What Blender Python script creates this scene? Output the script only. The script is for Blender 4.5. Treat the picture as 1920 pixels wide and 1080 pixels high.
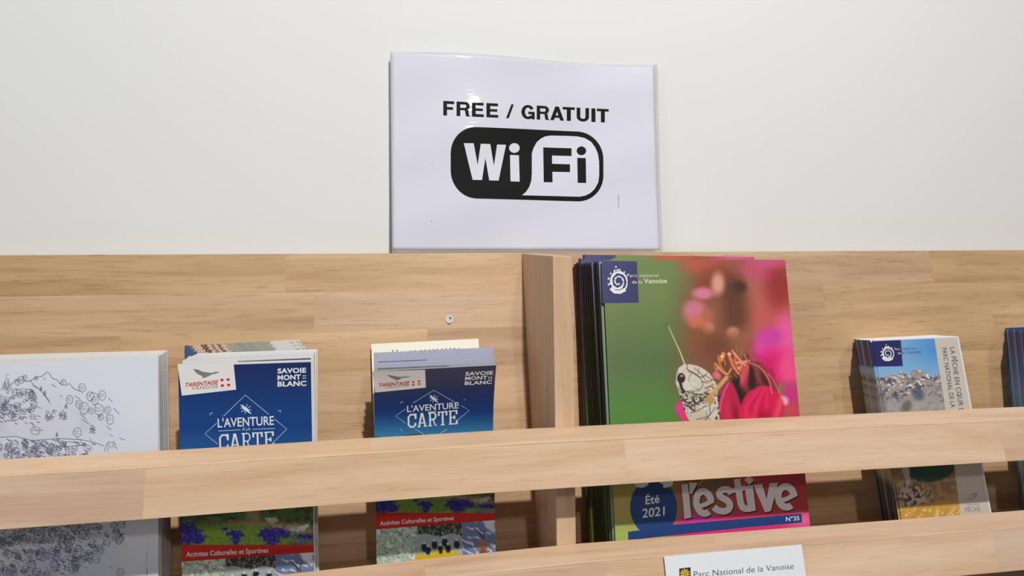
import bpy, bmesh, math, random
import numpy as np
from mathutils import Matrix, Vector
random.seed(7); rng = np.random.default_rng(7)
C = bpy.context.scene.collection
for o in list(bpy.data.objects): bpy.data.objects.remove(o)

# ------------------------------------------------------------------ camera
CZ = 1.50                                   # camera height above the floor
FPX = 1390.0; PSI = math.radians(10.6); RHO = .014
Fv = np.array([math.sin(PSI), math.cos(PSI), 0.]); R0 = np.array([math.cos(PSI), -math.sin(PSI), 0.]); U0 = np.array([0, 0, 1.])
Rv = R0 * math.cos(RHO) - U0 * math.sin(RHO); Uv = U0 * math.cos(RHO) + R0 * math.sin(RHO)
cam_d = bpy.data.cameras.new('camera'); cam = bpy.data.objects.new('camera', cam_d); C.objects.link(cam)
cam_d.sensor_width = 36; cam_d.lens = FPX / 1920 * 36; cam_d.clip_start = .02
m = Matrix.Identity(4)
for i in range(3):
    m[i][0] = Rv[i]; m[i][1] = Uv[i]; m[i][2] = -Fv[i]
m[2][3] = CZ
cam.matrix_world = m
bpy.context.scene.camera = cam
# ------------------------------------------------------------------ light and exposure
vs = bpy.context.scene.view_settings
vs.view_transform = 'Standard'; vs.look = 'None'; vs.gamma = 1; vs.use_curve_mapping = False; vs.exposure = -0.12
world = bpy.data.worlds.new('world'); bpy.context.scene.world = world; world.use_nodes = True
bg = world.node_tree.nodes['Background']; bg.inputs[0].default_value = (.93, .97, 1.0, 1); bg.inputs[1].default_value = .11
def area(name, loc, target, size, power, col, shape='DISK', sy=None):
    l = bpy.data.lights.new(name, 'AREA'); l.shape = shape; l.size = size
    if sy: l.size_y = sy
    l.energy = power; l.color = col
    o = bpy.data.objects.new(name, l); C.objects.link(o); o.location = loc
    o.rotation_euler = (Vector(target) - Vector(loc)).to_track_quat('-Z', 'Y').to_euler()
    return o
area('ceiling_spotlight', (.22, -.70, CZ + 1.20), (.3, .75, CZ - .05), .05, 31.0, (1.0, .965, .925))
area('ceiling_downlight', (.50, -2.14, CZ + 1.20), (.1, .8, CZ + .1), .13, 12.0, (1.0, .94, .88))
area('window_daylight', (-2.6, -1.6, CZ + .35), (.0, .8, CZ), 1.6, 17.0, (.72, .86, 1.0), 'RECTANGLE', 1.4)

# ------------------------------------------------------------------ measuring helpers (photo pixel -> point in the place)
def ray(x, y): return Fv + Rv * (x - 960) / FPX + Uv * (540 - y) / FPX
def at(x, y, Y):
    d = ray(x, y); return d * Y / d[1] + np.array([0, 0, CZ])
def proj(P):
    P = P - np.array([0, 0, CZ]); z = P @ Fv
    return 960 + FPX * (P @ Rv) / z, 540 - FPX * (P @ Uv) / z
SHELF = CZ - .262

# ------------------------------------------------------------------ materials
def lin(c):
    c = np.asarray(c, float) / 255.
    return np.where(c <= .04045, c / 12.92, ((c + .055) / 1.055) ** 2.4)
def new_mat(name):
    mt = bpy.data.materials.new(name); mt.use_nodes = True
    return mt, mt.node_tree, mt.node_tree.nodes['Principled BSDF']
_pl = {}
def plain(name, col, rough=.5, coat=0., metal=0., spec=.5):
    if name in _pl: return _pl[name]
    mt, nt, b = new_mat(name)
    b.inputs['Base Color'].default_value = (*lin(col), 1); b.inputs['Roughness'].default_value = rough
    b.inputs['Coat Weight'].default_value = coat; b.inputs['Coat Roughness'].default_value = .12
    b.inputs['Metallic'].default_value = metal; b.inputs['Specular IOR Level'].default_value = spec
    n = nt.nodes.new('ShaderNodeTexNoise'); n.inputs['Scale'].default_value = 60; n.inputs['Detail'].default_value = 3
    tc = nt.nodes.new('ShaderNodeTexCoord'); nt.links.new(tc.outputs['Object'], n.inputs['Vector'])
    hs = nt.nodes.new('ShaderNodeHueSaturation'); hs.inputs['Color'].default_value = (*lin(col), 1)
    mr = nt.nodes.new('ShaderNodeMapRange'); mr.inputs['To Min'].default_value = .96; mr.inputs['To Max'].default_value = 1.04
    nt.links.new(n.outputs['Fac'], mr.inputs['Value']); nt.links.new(mr.outputs[0], hs.inputs['Value'])
    nt.links.new(hs.outputs[0], b.inputs['Base Color'])
    _pl[name] = mt; return mt
def print_mat(name, rough=.35, coat=.35, coatr=.18, bump=0.):
    mt, nt, b = new_mat(name)
    a = nt.nodes.new('ShaderNodeVertexColor'); a.layer_name = 'print'
    nt.links.new(a.outputs['Color'], b.inputs['Base Color'])
    b.inputs['Roughness'].default_value = rough; b.inputs['Coat Weight'].default_value = coat; b.inputs['Coat Roughness'].default_value = coatr
    return mt
GLOSS = print_mat('glossy_print'); MATTE = print_mat('uncoated_print', .6, 0.)

def wood(name, axis, base, dark, light, pores=.55):
    mt, nt, b = new_mat(name); N = nt.nodes.new; L = nt.links.new
    tc = N('ShaderNodeTexCoord'); oi = N('ShaderNodeObjectInfo')
    off = N('ShaderNodeVectorMath'); off.operation = 'SCALE'; off.inputs[0].default_value = (7.3, 3.1, 5.7); L(oi.outputs['Random'], off.inputs['Scale'])
    ad = N('ShaderNodeVectorMath'); ad.operation = 'ADD'; L(tc.outputs['Object'], ad.inputs[0]); L(off.outputs[0], ad.inputs[1])
    def noise(sc, scale, detail=4, dist=0., rough=.55):
        mp = N('ShaderNodeMapping'); mp.inputs['Scale'].default_value = sc; L(ad.outputs[0], mp.inputs['Vector'])
        n = N('ShaderNodeTexNoise'); n.inputs['Scale'].default_value = scale; n.inputs['Detail'].default_value = detail
        n.inputs['Distortion'].default_value = dist; n.inputs['Roughness'].default_value = rough
        L(mp.outputs[0], n.inputs['Vector']); return n.outputs['Fac']
    if axis == 'x': s1, s2, s3 = (1.4, 17, 17), (3.2, 52, 52), (1.2, 7, 7)
    else: s1, s2, s3 = (20, 20, 1.6), (60, 60, 3.5), (5, 5, 1.2)
    n1 = noise(s1, 3.2, 6, .9); n2 = noise(s2, 9, 3, .2); n3 = noise(s3, 3, 2, .5)
    cr = N('ShaderNodeValToRGB'); e = cr.color_ramp.elements
    e[0].position = .28; e[0].color = (*lin(dark), 1); e[1].position = .72; e[1].color = (*lin(light), 1)
    x = e.new(.5); x.color = (*lin(base), 1)
    mix = N('ShaderNodeMath'); mix.operation = 'MULTIPLY_ADD'; mix.inputs[1].default_value = .62; L(n1, mix.inputs[0])
    m3 = N('ShaderNodeMath'); m3.operation = 'MULTIPLY'; m3.inputs[1].default_value = .38; L(n3, m3.inputs[0]); L(m3.outputs[0], mix.inputs[2])
    L(mix.outputs[0], cr.inputs['Fac'])
    # open pores: short dark dashes along the grain
    pr = N('ShaderNodeMapRange'); pr.inputs['From Min'].default_value = .56; pr.inputs['From Max'].default_value = .70; L(n2, pr.inputs['Value'])
    mx = N('ShaderNodeMix'); mx.data_type = 'RGBA'; mx.blend_type = 'MULTIPLY'; mx.inputs['B'].default_value = (.62, .52, .44, 1)
    pf = N('ShaderNodeMath'); pf.operation = 'MULTIPLY'; pf.inputs[1].default_value = pores; L(pr.outputs[0], pf.inputs[0])
    L(pf.outputs[0], mx.inputs['Factor']); L(cr.outputs['Color'], mx.inputs['A'])
    hs = N('ShaderNodeHueSaturation'); L(mx.outputs['Result'], hs.inputs['Color'])
    v = N('ShaderNodeMapRange'); v.inputs['To Min'].default_value = .93; v.inputs['To Max'].default_value = 1.05; L(oi.outputs['Random'], v.inputs['Value']); L(v.outputs[0], hs.inputs['Value'])
    r2 = N('ShaderNodeMath'); r2.operation = 'MULTIPLY'; r2.inputs[1].default_value = 7.77; L(oi.outputs['Random'], r2.inputs[0])
    r3 = N('ShaderNodeMath'); r3.operation = 'FRACT'; L(r2.outputs[0], r3.inputs[0])
    sv = N('ShaderNodeMapRange'); sv.inputs['To Min'].default_value = .93; sv.inputs['To Max'].default_value = 1.05; L(r3.outputs[0], sv.inputs['Value']); L(sv.outputs[0], hs.inputs['Saturation'])
    hu = N('ShaderNodeMapRange'); hu.inputs['To Min'].default_value = .4965; hu.inputs['To Max'].default_value = .503; L(r3.outputs[0], hu.inputs['Value']); L(hu.outputs[0], hs.inputs['Hue'])
    L(hs.outputs[0], b.inputs['Base Color'])
    b.inputs['Roughness'].default_value = .5; b.inputs['Specular IOR Level'].default_value = .35
    bp = N('ShaderNodeBump'); bp.inputs['Strength'].default_value = .12; bp.inputs['Distance'].default_value = .001; L(n2, bp.inputs['Height']); L(bp.outputs[0], b.inputs['Normal'])
    return mt
OAK = wood('oiled_oak_along', 'x', (200, 165, 126), (172, 135, 96), (216, 184, 147))
OAK_RAIL = wood('oiled_oak_rail', 'x', (219, 187, 156), (199, 161, 127), (231, 204, 178), .28)
OAKV = wood('oiled_oak_upright', 'z', (216, 181, 145), (198, 161, 123), (227, 196, 162), .3)

# ------------------------------------------------------------------ object helpers
def link(name, me, parent=None, mats=(), mw=None):
    o = bpy.data.objects.new(name, me); C.objects.link(o)
    for mt in mats: me.materials.append(mt)
    if parent: o.parent = parent
    if mw is not None: o.matrix_world = mw
    return o
def tag(o, label=None, cat=None, group=None, kind=None):
    if label: o['label'] = label
    if cat: o['category'] = cat
    if group: o['group'] = group
    if kind: o['kind'] = kind
    return o
def mesh(name, v, f):
    me = bpy.data.meshes.new(name); me.from_pydata([tuple(map(float, p)) for p in v], [], f); me.update(); return me
def box_mesh(name, a, b, bev=0.):
    bm = bmesh.new(); bmesh.ops.create_cube(bm, size=1)
    for v in bm.verts:
        for i in range(3): v.co[i] = a[i] + (v.co[i] + .5) * (b[i] - a[i])
    if bev: bmesh.ops.bevel(bm, geom=list(bm.edges), offset=bev, segments=2, affect='EDGES', profile=.6)
    me = bpy.data.meshes.new(name); bm.to_mesh(me); bm.free(); return me
def hexa(name, pts, bev=0.):
    """pts: 8 corners, 4 of one end then 4 of the other end, same order."""
    bm = bmesh.new(); v = [bm.verts.new(p) for p in pts]
    for f in ((0, 1, 2, 3), (7, 6, 5, 4), (0, 4, 5, 1), (1, 5, 6, 2), (2, 6, 7, 3), (3, 7, 4, 0)): bm.faces.new([v[i] for i in f])
    bmesh.ops.recalc_face_normals(bm, faces=bm.faces)
    if bev: bmesh.ops.bevel(bm, geom=list(bm.edges), offset=bev, segments=2, affect='EDGES', profile=.6)
    me = bpy.data.meshes.new(name); bm.to_mesh(me); bm.free(); return me

# ------------------------------------------------------------------ setting
WALL_Y = .826
def wallmat():
    mt, nt, b = new_mat('white_painted_plaster'); N = nt.nodes.new; L = nt.links.new
    tc = N('ShaderNodeTexCoord'); n = N('ShaderNodeTexNoise'); n.inputs['Scale'].default_value = 140; n.inputs['Detail'].default_value = 4; L(tc.outputs['Object'], n.inputs['Vector'])
    bp = N('ShaderNodeBump'); bp.inputs['Strength'].default_value = .05; bp.inputs['Distance'].default_value = .0015; L(n.outputs['Fac'], bp.inputs['Height']); L(bp.outputs[0], b.inputs['Normal'])
    n2 = N('ShaderNodeTexNoise'); n2.inputs['Scale'].default_value = 2; L(tc.outputs['Object'], n2.inputs['Vector'])
    cr = N('ShaderNodeValToRGB'); cr.color_ramp.elements[0].color = (*lin((228, 230, 228)), 1); cr.color_ramp.elements[1].color = (*lin((232, 233, 231)), 1)
    L(n2.outputs['Fac'], cr.inputs['Fac']); L(cr.outputs[0], b.inputs['Base Color']); b.inputs['Roughness'].default_value = .75; b.inputs['Specular IOR Level'].default_value = .2
    return mt
tag(link('wall_back', box_mesh('wall_back', (-6, WALL_Y, 0), (7, WALL_Y + .12, 2.75)), mats=[wallmat()]), 'plain white painted wall behind the brochure rack', kind='structure')
tag(link('floor', box_mesh('floor', (-6, -9, -.1), (7, WALL_Y + .12, 0)), mats=[plain('grey_vinyl_floor', (118, 114, 108), .6)]), 'plain grey floor below the rack', kind='structure')

# ------------------------------------------------------------------ rack
TILT = .191
XL, XR = -.80, 1.35
TOPY, TOPZ = .795, CZ + .0385
rack = bpy.data.objects.new('brochure_rack', None); C.objects.link(rack); rack.location = (.25, .70, 0)
tag(rack, 'light oak brochure rack with leaning back panel and two front rails', 'display rack')
bpy.context.view_layer.update()
MI = rack.matrix_world.inverted()
def rpart(name, me, mats, parent=None, mw=None):
    p = parent or rack
    o = bpy.data.objects.new(name, me); C.objects.link(o)
    for mt in mats:
        if mt.name not in [q.name for q in me.materials if q]: me.materials.append(mt)
    o.parent = p; o.matrix_world = mw if mw is not None else Matrix.Identity(4)
    return o
# panel frame: local x along the rack, y into the board, z up the board
PM = Matrix.Translation((0, TOPY, TOPZ)) @ Matrix.Rotation(-TILT, 4, 'X')
PH = .62
panel = rpart('back_panel', box_mesh('back_panel', (XL, .0035, -PH), (XR, .016, -.0002)), [OAK], mw=PM)
bpy.context.view_layer.update()
def pan_uv(x, y):
    n = np.array([0, math.cos(TILT), -math.sin(TILT)]); p0 = np.array([0, TOPY, TOPZ - CZ]); d = ray(x, y)
    P = d * (p0 @ n) / (d @ n); return P[0], (P[2] - p0[2]) / math.cos(TILT)
rows = [0, -.0405, -.0815, -.1235, -.164, -.206, -.248, -.290, -.332, -.374, -.416, -.458, -.500, -.542, -.584, -PH]
known = {0: [-.55, pan_uv(535, 520)[0], .16, pan_uv(1750, 520)[0], 1.05], 1: [-.47, -.06, .25, pan_uv(1545, 560)[0], .86],
         2: [pan_uv(227, 600)[0], .055, .40, .74, 1.12], 3: [-.50, -.12, .19, .60, .98], 4: [-.36, .03, .33, pan_uv(1565, 765)[0], .90]}
for r in range(len(rows) - 1):
    js = known.get(r) or sorted(random.uniform(XL + .1 + k * .42, XL + .3 + k * .42) for k in range(5))
    xs = [XL] + [j for j in js if XL < j < XR] + [XR]
    for a, b in zip(xs[:-1], xs[1:]):
        g = .00002
        z0 = rows[r] - g if r else rows[r]
        rpart('stave', box_mesh('stave', (a + g, random.uniform(0, .00005), rows[r + 1] + g), (b - g, .0035, z0)), [OAK], panel, PM)
# divider: wedge board, upright front edge
dx0, dx1 = .1602, .1782
def wedge(name, x0, x1):
    zt, zb = CZ + .0375, CZ - .42
    def back(z): return TOPY - (TOPZ - z) * math.tan(TILT) - .0002
    prof = [(.653, CZ + .0285), (back(zt), zt), (back(zb), zb), (.653, zb)]
    return hexa(name, [(x0, y, z) for y, z in prof] + [(x1, y, z) for y, z in prof], .0007)
rpart('divider', wedge('divider', dx0, dx1), [OAKV]); rpart('divider', wedge('divider', -.62, -.602), [OAKV]); rpart('divider', wedge('divider', .985, 1.003), [OAKV])
# shelf boards the brochures stand on
for zz in (SHELF, SHELF - .33):
    yb = TOPY - (TOPZ - zz) * math.tan(TILT) - .0005
    for a, b in ((XL, -.6205), (-.6015, dx0 - .0005), (dx1 + .0005, .9845), (1.0035, XR)):
        rpart('shelf_board', hexa('shelf_board', [(a, y, z) for y, z in ((.645, zz), (yb, zz), (yb - .003, zz - .016), (.645, zz - .016))] +
                                         [(b, y, z) for y, z in ((.645, zz), (yb, zz), (yb - .003, zz - .016), (.645, zz - .016))]), [OAK])
# rails: top back edge measured, slight crown
def crown(pts):
    X = [p[0] for p in pts]; Z = [p[1] for p in pts]
    return lambda x: float(np.interp(x, [XL] + X + [XR], [Z[0] - .001] + Z + [Z[-1] - .001]))
R1 = crown([(-.30, -.1302), (-.155, -.1294), (.0, -.1275), (.12, -.1264), (.26, -.1266), (.39, -.1275), (.656, -.1292)])
R2 = crown([(-.30, -.247), (-.09, -.2396), (.03, -.2362), (.119, -.2338), (.176, -.2332), (.39, -.2343), (.6545, -.2355)])
def rail_pts(fn, x, y0, z0, y1, z1):
    """corners in the rail's own section (a: toward the viewer along the top face, b: down the front face)."""
    Yb, Zb = .6525, CZ + fn(x)
    t = (-.0255, -.0072); d = (-.0100, -.0385)
    def P(a, b): return (x, Yb + a * t[0] + b * d[0], Zb + a * t[1] + b * d[1])
    return [P(y0, z0), P(y1, z0), P(y1, z1), P(y0, z1)]
def rail(fn, joints_f, joints_t, yoff=0):
    def seg(name, a, b, y0, z0, y1, z1, bev):
        n = max(1, int((b - a) / .12)); bm = bmesh.new(); rings = []
        for k in range(n + 1):
            rings.append([bm.verts.new(p) for p in rail_pts(fn, a + (b - a) * k / n, y0, z0, y1, z1)])
        for k in range(n):
            for i in range(4): bm.faces.new((rings[k][i], rings[k][(i + 1) % 4], rings[k + 1][(i + 1) % 4], rings[k + 1][i]))
        bm.faces.new(rings[0]); bm.faces.new(rings[-1][::-1]); bmesh.ops.recalc_face_normals(bm, faces=bm.faces)
        if bev: 
            es = [e for e in bm.edges if len(e.link_faces) == 2 and e.calc_face_angle(0) > .5 and abs((e.verts[0].co - e.verts[1].co).normalized().x) > .9]
            bmesh.ops.bevel(bm, geom=es, offset=bev, segments=2, affect='EDGES', profile=.6)
        me = bpy.data.meshes.new(name); bm.to_mesh(me); bm.free(); return me
    core = rpart('front_rail', seg('front_rail', XL + .001, XR - .001, .02, .03, .86, .985, 0), [OAK_RAIL])
    xs = [XL] + joints_f + [XR]
    for a, b in zip(xs[:-1], xs[1:]): rpart('stave', seg('stave', a, b - .00003, .80, .045, 1, 1, .0005), [OAK_RAIL], core)
    xs = [XL] + joints_t + [XR]
    for a, b in zip(xs[:-1], xs[1:]): rpart('stave', seg('stave', a, b - .00003, 0, 0, 1, .045, .0005), [OAK_RAIL], core)
rail(R1, [-.56, -.178, at(1175, 860, .62)[0], at(1882, 820, .62)[0], .98], [-.42, at(695, 830, .64)[0], at(1490, 790, .64)[0], .80])
rail(R2, [-.40, -.06, at(1140, 1050, .62)[0], at(1870, 1000, .62)[0], 1.1], [-.30, .04, .31, .75])
# screw cap in the panel
u, v = pan_uv(842.5, 598.5)
bm = bmesh.new(); bmesh.ops.create_cone(bm, cap_ends=True, segments=40, radius1=.0050, radius2=.0046, depth=.0012)
for vv in bm.verts: vv.co = Vector((u + vv.co.x, -.0005 + (-vv.co.z), v + vv.co.y))
bmesh.ops.recalc_face_normals(bm, faces=bm.faces)
me = bpy.data.meshes.new('screw'); bm.to_mesh(me); bm.free()
sc = rpart('screw', me, [plain('grey_zinc', (165, 168, 165), .45, metal=.35)], mw=PM); sc['label'] = 'round grey metal screw head'
for (ax, az, w, h, rz) in ((.0006, .0016, .0012, .0004, .8), (.0012, .0006, .0012, .0005, -.6), (-.0004, -.0044, .0016, .0006, 0), (.0002, .0040, .0009, .0006, 0)):
    mm = PM @ Matrix.Translation((u + ax, -.00118 if abs(az) < .003 else -.0009, v + az)) @ Matrix.Rotation(rz, 4, 'Y')
    rpart('notch', box_mesh('notch', (-w, -.00008, -h), (w, .0003, h)), [plain('dark_notch', (45, 42, 38), .7)], sc, mm)

# ------------------------------------------------------------------ sheets and print
class Sheet:
    """a flat printed thing: local x right, z up (0 at the top edge), -y toward the reader."""
    def __init__(s, TL, TR, Yt, Yb, L2=None, bottom=None, bend=None, roll=True):
        P = at(*TL, Yt); Q = at(*TR, Yt)
        s.W = float(np.linalg.norm(Q - P)); U = (Q - P) / s.W
        bot = SHELF + .0006 if bottom is None else bottom
        dn = np.array([0, Yb - Yt, bot - P[2]]); dn /= np.linalg.norm(dn)
        if L2 is not None:
            n = np.cross([1, 0, 0], dn); d = ray(*L2); c = P - np.array([0, 0, CZ])
            K = d * (c @ n) / (d @ n); e = K - c; dn2 = e / np.linalg.norm(e)
            s.skew = None; dn = dn2
        n = np.cross(U, dn); n /= np.linalg.norm(n)          # toward the reader or away
        if n[1] > 0: n = -n
        V = -dn; s.sk = float(V @ U); V0 = V - U * s.sk; V0 /= np.linalg.norm(V0)
        s.P, s.U, s.V, s.N = P, U, V0, n
        s.H = float((P[2] - bot) / max(V0[2], .2)); s.bend = bend; s.sk = s.sk / math.sqrt(1 - s.sk ** 2)
        M = Matrix.Identity(4)
        for i in range(3): M[i][0] = U[i]; M[i][1] = -n[i]; M[i][2] = V0[i]; M[i][3] = P[i]
        s.M = M
    def uv(s, x, y):                                          # photo pixel -> local (u, v down)
        c = s.P - np.array([0, 0, CZ]); d = ray(x, y); K = d * (c @ s.N) / (d @ s.N) - c
        q = float(-(K @ s.V)); a = float(K @ s.U) + s.sk * q
        if s.bend:
            u, v = a, q; x0, y0 = x, y
            for _ in range(8):
                px, py = s.px(np.array([u]), np.array([v])); x0 += x - px[0]; y0 += y - py[0]
                d = ray(x0, y0); K = d * (c @ s.N) / (d @ s.N) - c; v = float(-(K @ s.V)); u = float(K @ s.U) + s.sk * v
            return u, v
        return a, q
    def local(s, u, v, n=0.):
        u = np.asarray(u, float); v = np.asarray(v, float)
        b = s.bend(u / s.W, v / s.H) if s.bend else 0.
        return np.stack([u - s.sk * v, -(n + b) * np.ones_like(u + v), -v + 0 * u], -1)
    def px(s, u, v):
        L = s.local(u, v)
        Wp = s.P + L[..., 0:1] * s.U + L[..., 2:3] * s.V - L[..., 1:2] * s.N
        return proj(Wp)
def grid_mesh(name, s, paint, nu, nv, v0=0., v1=1., n=.0001, vis=None, u0=0., u1=1.):
    u = np.linspace(u0, u1, nu) * s.W; v = np.linspace(v0, v1, nv) * s.H
    uu, vv = np.meshgrid(u, v); X, Y = s.px(uu, vv)
    col = lin(np.clip(paint(X, Y), 0, 255))
    co = s.local(uu, vv, n).reshape(-1, 3)
    me = bpy.data.meshes.new(name); nvtx = nu * nv; me.vertices.add(nvtx); me.vertices.foreach_set('co', co.ravel())
    i = np.arange(nvtx).reshape(nv, nu); q = np.stack([i[:-1, :-1], i[1:, :-1], i[1:, 1:], i[:-1, 1:]], -1).reshape(-1, 4)
    me.loops.add(q.size); me.loops.foreach_set('vertex_index', q.ravel().astype(np.int32))
    me.polygons.add(len(q)); me.polygons.foreach_set('loop_start', np.arange(0, q.size, 4, dtype=np.int32))
    me.polygons.foreach_set('use_smooth', np.ones(len(q), bool)); me.update(calc_edges=True)
    at_ = me.color_attributes.new('print', 'FLOAT_COLOR', 'POINT')
    at_.data.foreach_set('color', np.concatenate([col.reshape(-1, 3), np.ones((nvtx, 1))], 1).astype(np.float32).ravel())
    return me
def child(name, me, parent, mats, label=None):
    o = bpy.data.objects.new(name, me); C.objects.link(o); o.parent = parent
    for mt in mats: me.materials.append(mt)
    if label: o['label'] = label
    return o
def body_mesh(name, s, T, spine_paint=None, rows_n=44, page=(225, 225, 220), fold=True):
    """a brochure: folded (rounded) left edge in the spine_paint colours, cut pages on the other sides."""
    prof = []
    if fold:
        for k in range(7):
            a = math.pi / 2 + math.pi * k / 6
            prof.append((T / 2 * (1 + math.cos(a)) * .9, T / 2 - T / 2 * math.sin(a)))
    else: prof = [(0, 0), (0, T)]
    prof = prof + [(s.W, T), (s.W, 0)]
    vs_, cols, f = [], [], []
    m_ = len(prof)
    pg = lin(page)
    for r in range(rows_n):
        v = s.H * r / (rows_n - 1)
        b = float(s.bend(.0, v / s.H)) if s.bend else 0.
        b2 = float(s.bend(1., v / s.H)) if s.bend else 0.
        if spine_paint is not None:
            X, Y = s.px(np.array([.0015]), np.array([v])); c = lin(np.clip(spine_paint(X, Y)[0], 0, 255))
        else: c = pg
        for i, (x, y) in enumerate(prof):
            vs_.append((x - s.sk * v, y - (float(s.bend(x / s.W, v / s.H)) if s.bend else 0.), -v)); cols.append(c if i < m_ - 2 else pg)
        if r:
            for i in range(m_):
                a = (r - 1) * m_ + i; bb = (r - 1) * m_ + (i + 1) % m_
                f.append((a, a + m_, bb + m_, bb))
    top0 = len(vs_)
    for (x, y) in prof: 
        b = float(s.bend(x / s.W, 0)) if s.bend else 0.
        vs_.append((x, y - b, 0)); cols.append(pg)
    f.append(tuple(range(top0, top0 + m_)))
    k = (rows_n - 1) * m_; f.append(tuple(range(k + m_ - 1, k - 1, -1)))
    me = mesh(name, vs_, f)
    ca = me.color_attributes.new('print', 'FLOAT_COLOR', 'POINT')
    ca.data.foreach_set('color', np.concatenate([np.array(cols).reshape(-1, 3), np.ones((len(vs_), 1))], 1).astype(np.float32).ravel())
    return me
def thing_at(name, me, s, mats, label, cat, group=None):
    o = bpy.data.objects.new(name, me); C.objects.link(o); o.matrix_world = s.M
    for mt in mats:
        if mt.name not in [q.name for q in me.materials if q]: me.materials.append(mt)
    return tag(o, label, cat, group)

# text from the built-in font, as flat print
def text_geo(txt, offset=0., space=1., shear=0.):
    cu = bpy.data.curves.new('t', 'FONT'); cu.body = txt; cu.size = 1; cu.offset = offset; cu.space_character = space; cu.shear = shear; cu.resolution_u = 3
    o = bpy.data.objects.new('t', cu); C.objects.link(o); bpy.context.view_layer.update()
    dg = bpy.context.evaluated_depsgraph_get(); me = bpy.data.meshes.new_from_object(o.evaluated_get(dg))
    v = np.array([(p.co.x, p.co.y) for p in me.vertices]); f = [tuple(p.vertices) for p in me.polygons]
    bpy.data.objects.remove(o); bpy.data.meshes.remove(me); bpy.data.curves.remove(cu)
    return v, f
def subdiv_geo(v, f, maxlen):
    bm = bmesh.new(); vs_ = [bm.verts.new((p[0], p[1], 0)) for p in v]
    for q in f:
        try: bm.faces.new([vs_[i] for i in q])
        except ValueError: pass
    for _ in range(7):
        es = [e for e in bm.edges if e.calc_length() > maxlen]
        if not es: break
        bmesh.ops.subdivide_edges(bm, edges=es, cuts=1); bmesh.ops.triangulate(bm, faces=[q for q in bm.faces if len(q.verts) > 3])
    bm.verts.index_update(); V = np.array([p.co[:2] for p in bm.verts]); F = [tuple(p.index for p in q.verts) for q in bm.faces]; bm.free(); return V, F
def put(s, name, parent, v2, f, mat, n=.0002, label=None, maxlen=None):
    """v2 already in local (u, v)"""
    if maxlen: v2, f = subdiv_geo(v2, f, maxlen)
    v2 = np.asarray(v2, float); co = s.local(v2[:, 0], v2[:, 1], n)
    me = mesh(name, co, f)
    # face the reader
    bm = bmesh.new(); bm.from_mesh(me)
    for q in bm.faces:
        q.normal_update()
        if q.normal.y > 0: q.normal_flip()
    bm.to_mesh(me); bm.free()
    return child(name, me, parent, [mat], label)
def text(s, parent, txt, BL, BR, TL, mat, offset=0., space=1., shear=0., n=.00025, ref=None, maxlen=None, name='lettering'):
    """BL, BR, TL: photo pixels of the lettering box (cap height)."""
    v, f = text_geo(txt, offset, space, shear)
    hy = text_geo(ref, offset)[0] if ref else v
    x0, x1 = v[:, 0].min(), v[:, 0].max(); y0, y1 = hy[:, 1].min(), hy[:, 1].max()
    a = np.array(s.uv(*BL)); b = np.array(s.uv(*BR)); c = np.array(s.uv(*TL))
    X = (v[:, 0] - x0) / (x1 - x0); Y = (v[:, 1] - y0) / (y1 - y0)
    q = a + X[:, None] * (b - a) + Y[:, None] * (c - a)
    return put(s, name, parent, q, f, mat, n, maxlen=maxlen)
def polyp(s, parent, pts, mat, n=.0002, name='printed_shape', label=None, maxlen=None):
    q = np.array([s.uv(*p) for p in pts]); return put(s, name, parent, q, [tuple(range(len(q)))], mat, n, label, maxlen)
def ribbons(lines, w):
    """lines: list of (pts, width) in 2D -> quads"""
    V, F = [], []
    for pts, ww in lines:
        p = np.asarray(pts, float)
        if len(p) < 2: continue
        d = np.gradient(p, axis=0); L = np.linalg.norm(d, axis=1); L[L == 0] = 1; d /= L[:, None]
        nn = np.stack([-d[:, 1], d[:, 0]], 1) * (ww or w) / 2
        b = len(V); V += list(p + nn) + list(p - nn); k = len(p)
        for i in range(k - 1): F.append((b + i, b + i + 1, b + k + i + 1, b + k + i))
    return np.array(V), F
def draw(s, parent, lines, w, mat, n=.0002, name='ink_drawing'):
    """lines in photo pixels"""
    V, F = ribbons(lines, w); q = np.array([s.uv(*p) for p in V]); O = []
    for i, (p, _) in enumerate(lines): O += [(i % 9) * 5e-6] * (2 * len(p) if len(p) > 1 else 0)
    return put(s, name, parent, q, F, mat, n + np.array(O))
def circle_pts(cx, cy, rx, ry=None, n=40, a0=0, a1=2 * math.pi, rot=0.):
    ry = ry or rx; o = []
    for k in range(n):
        a = a0 + (a1 - a0) * k / (n - 1 if a1 - a0 < 6.28 else n); x, y = rx * math.cos(a), ry * math.sin(a)
        o.append((cx + x * math.cos(rot) - y * math.sin(rot), cy + x * math.sin(rot) + y * math.cos(rot)))
    return o

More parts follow.
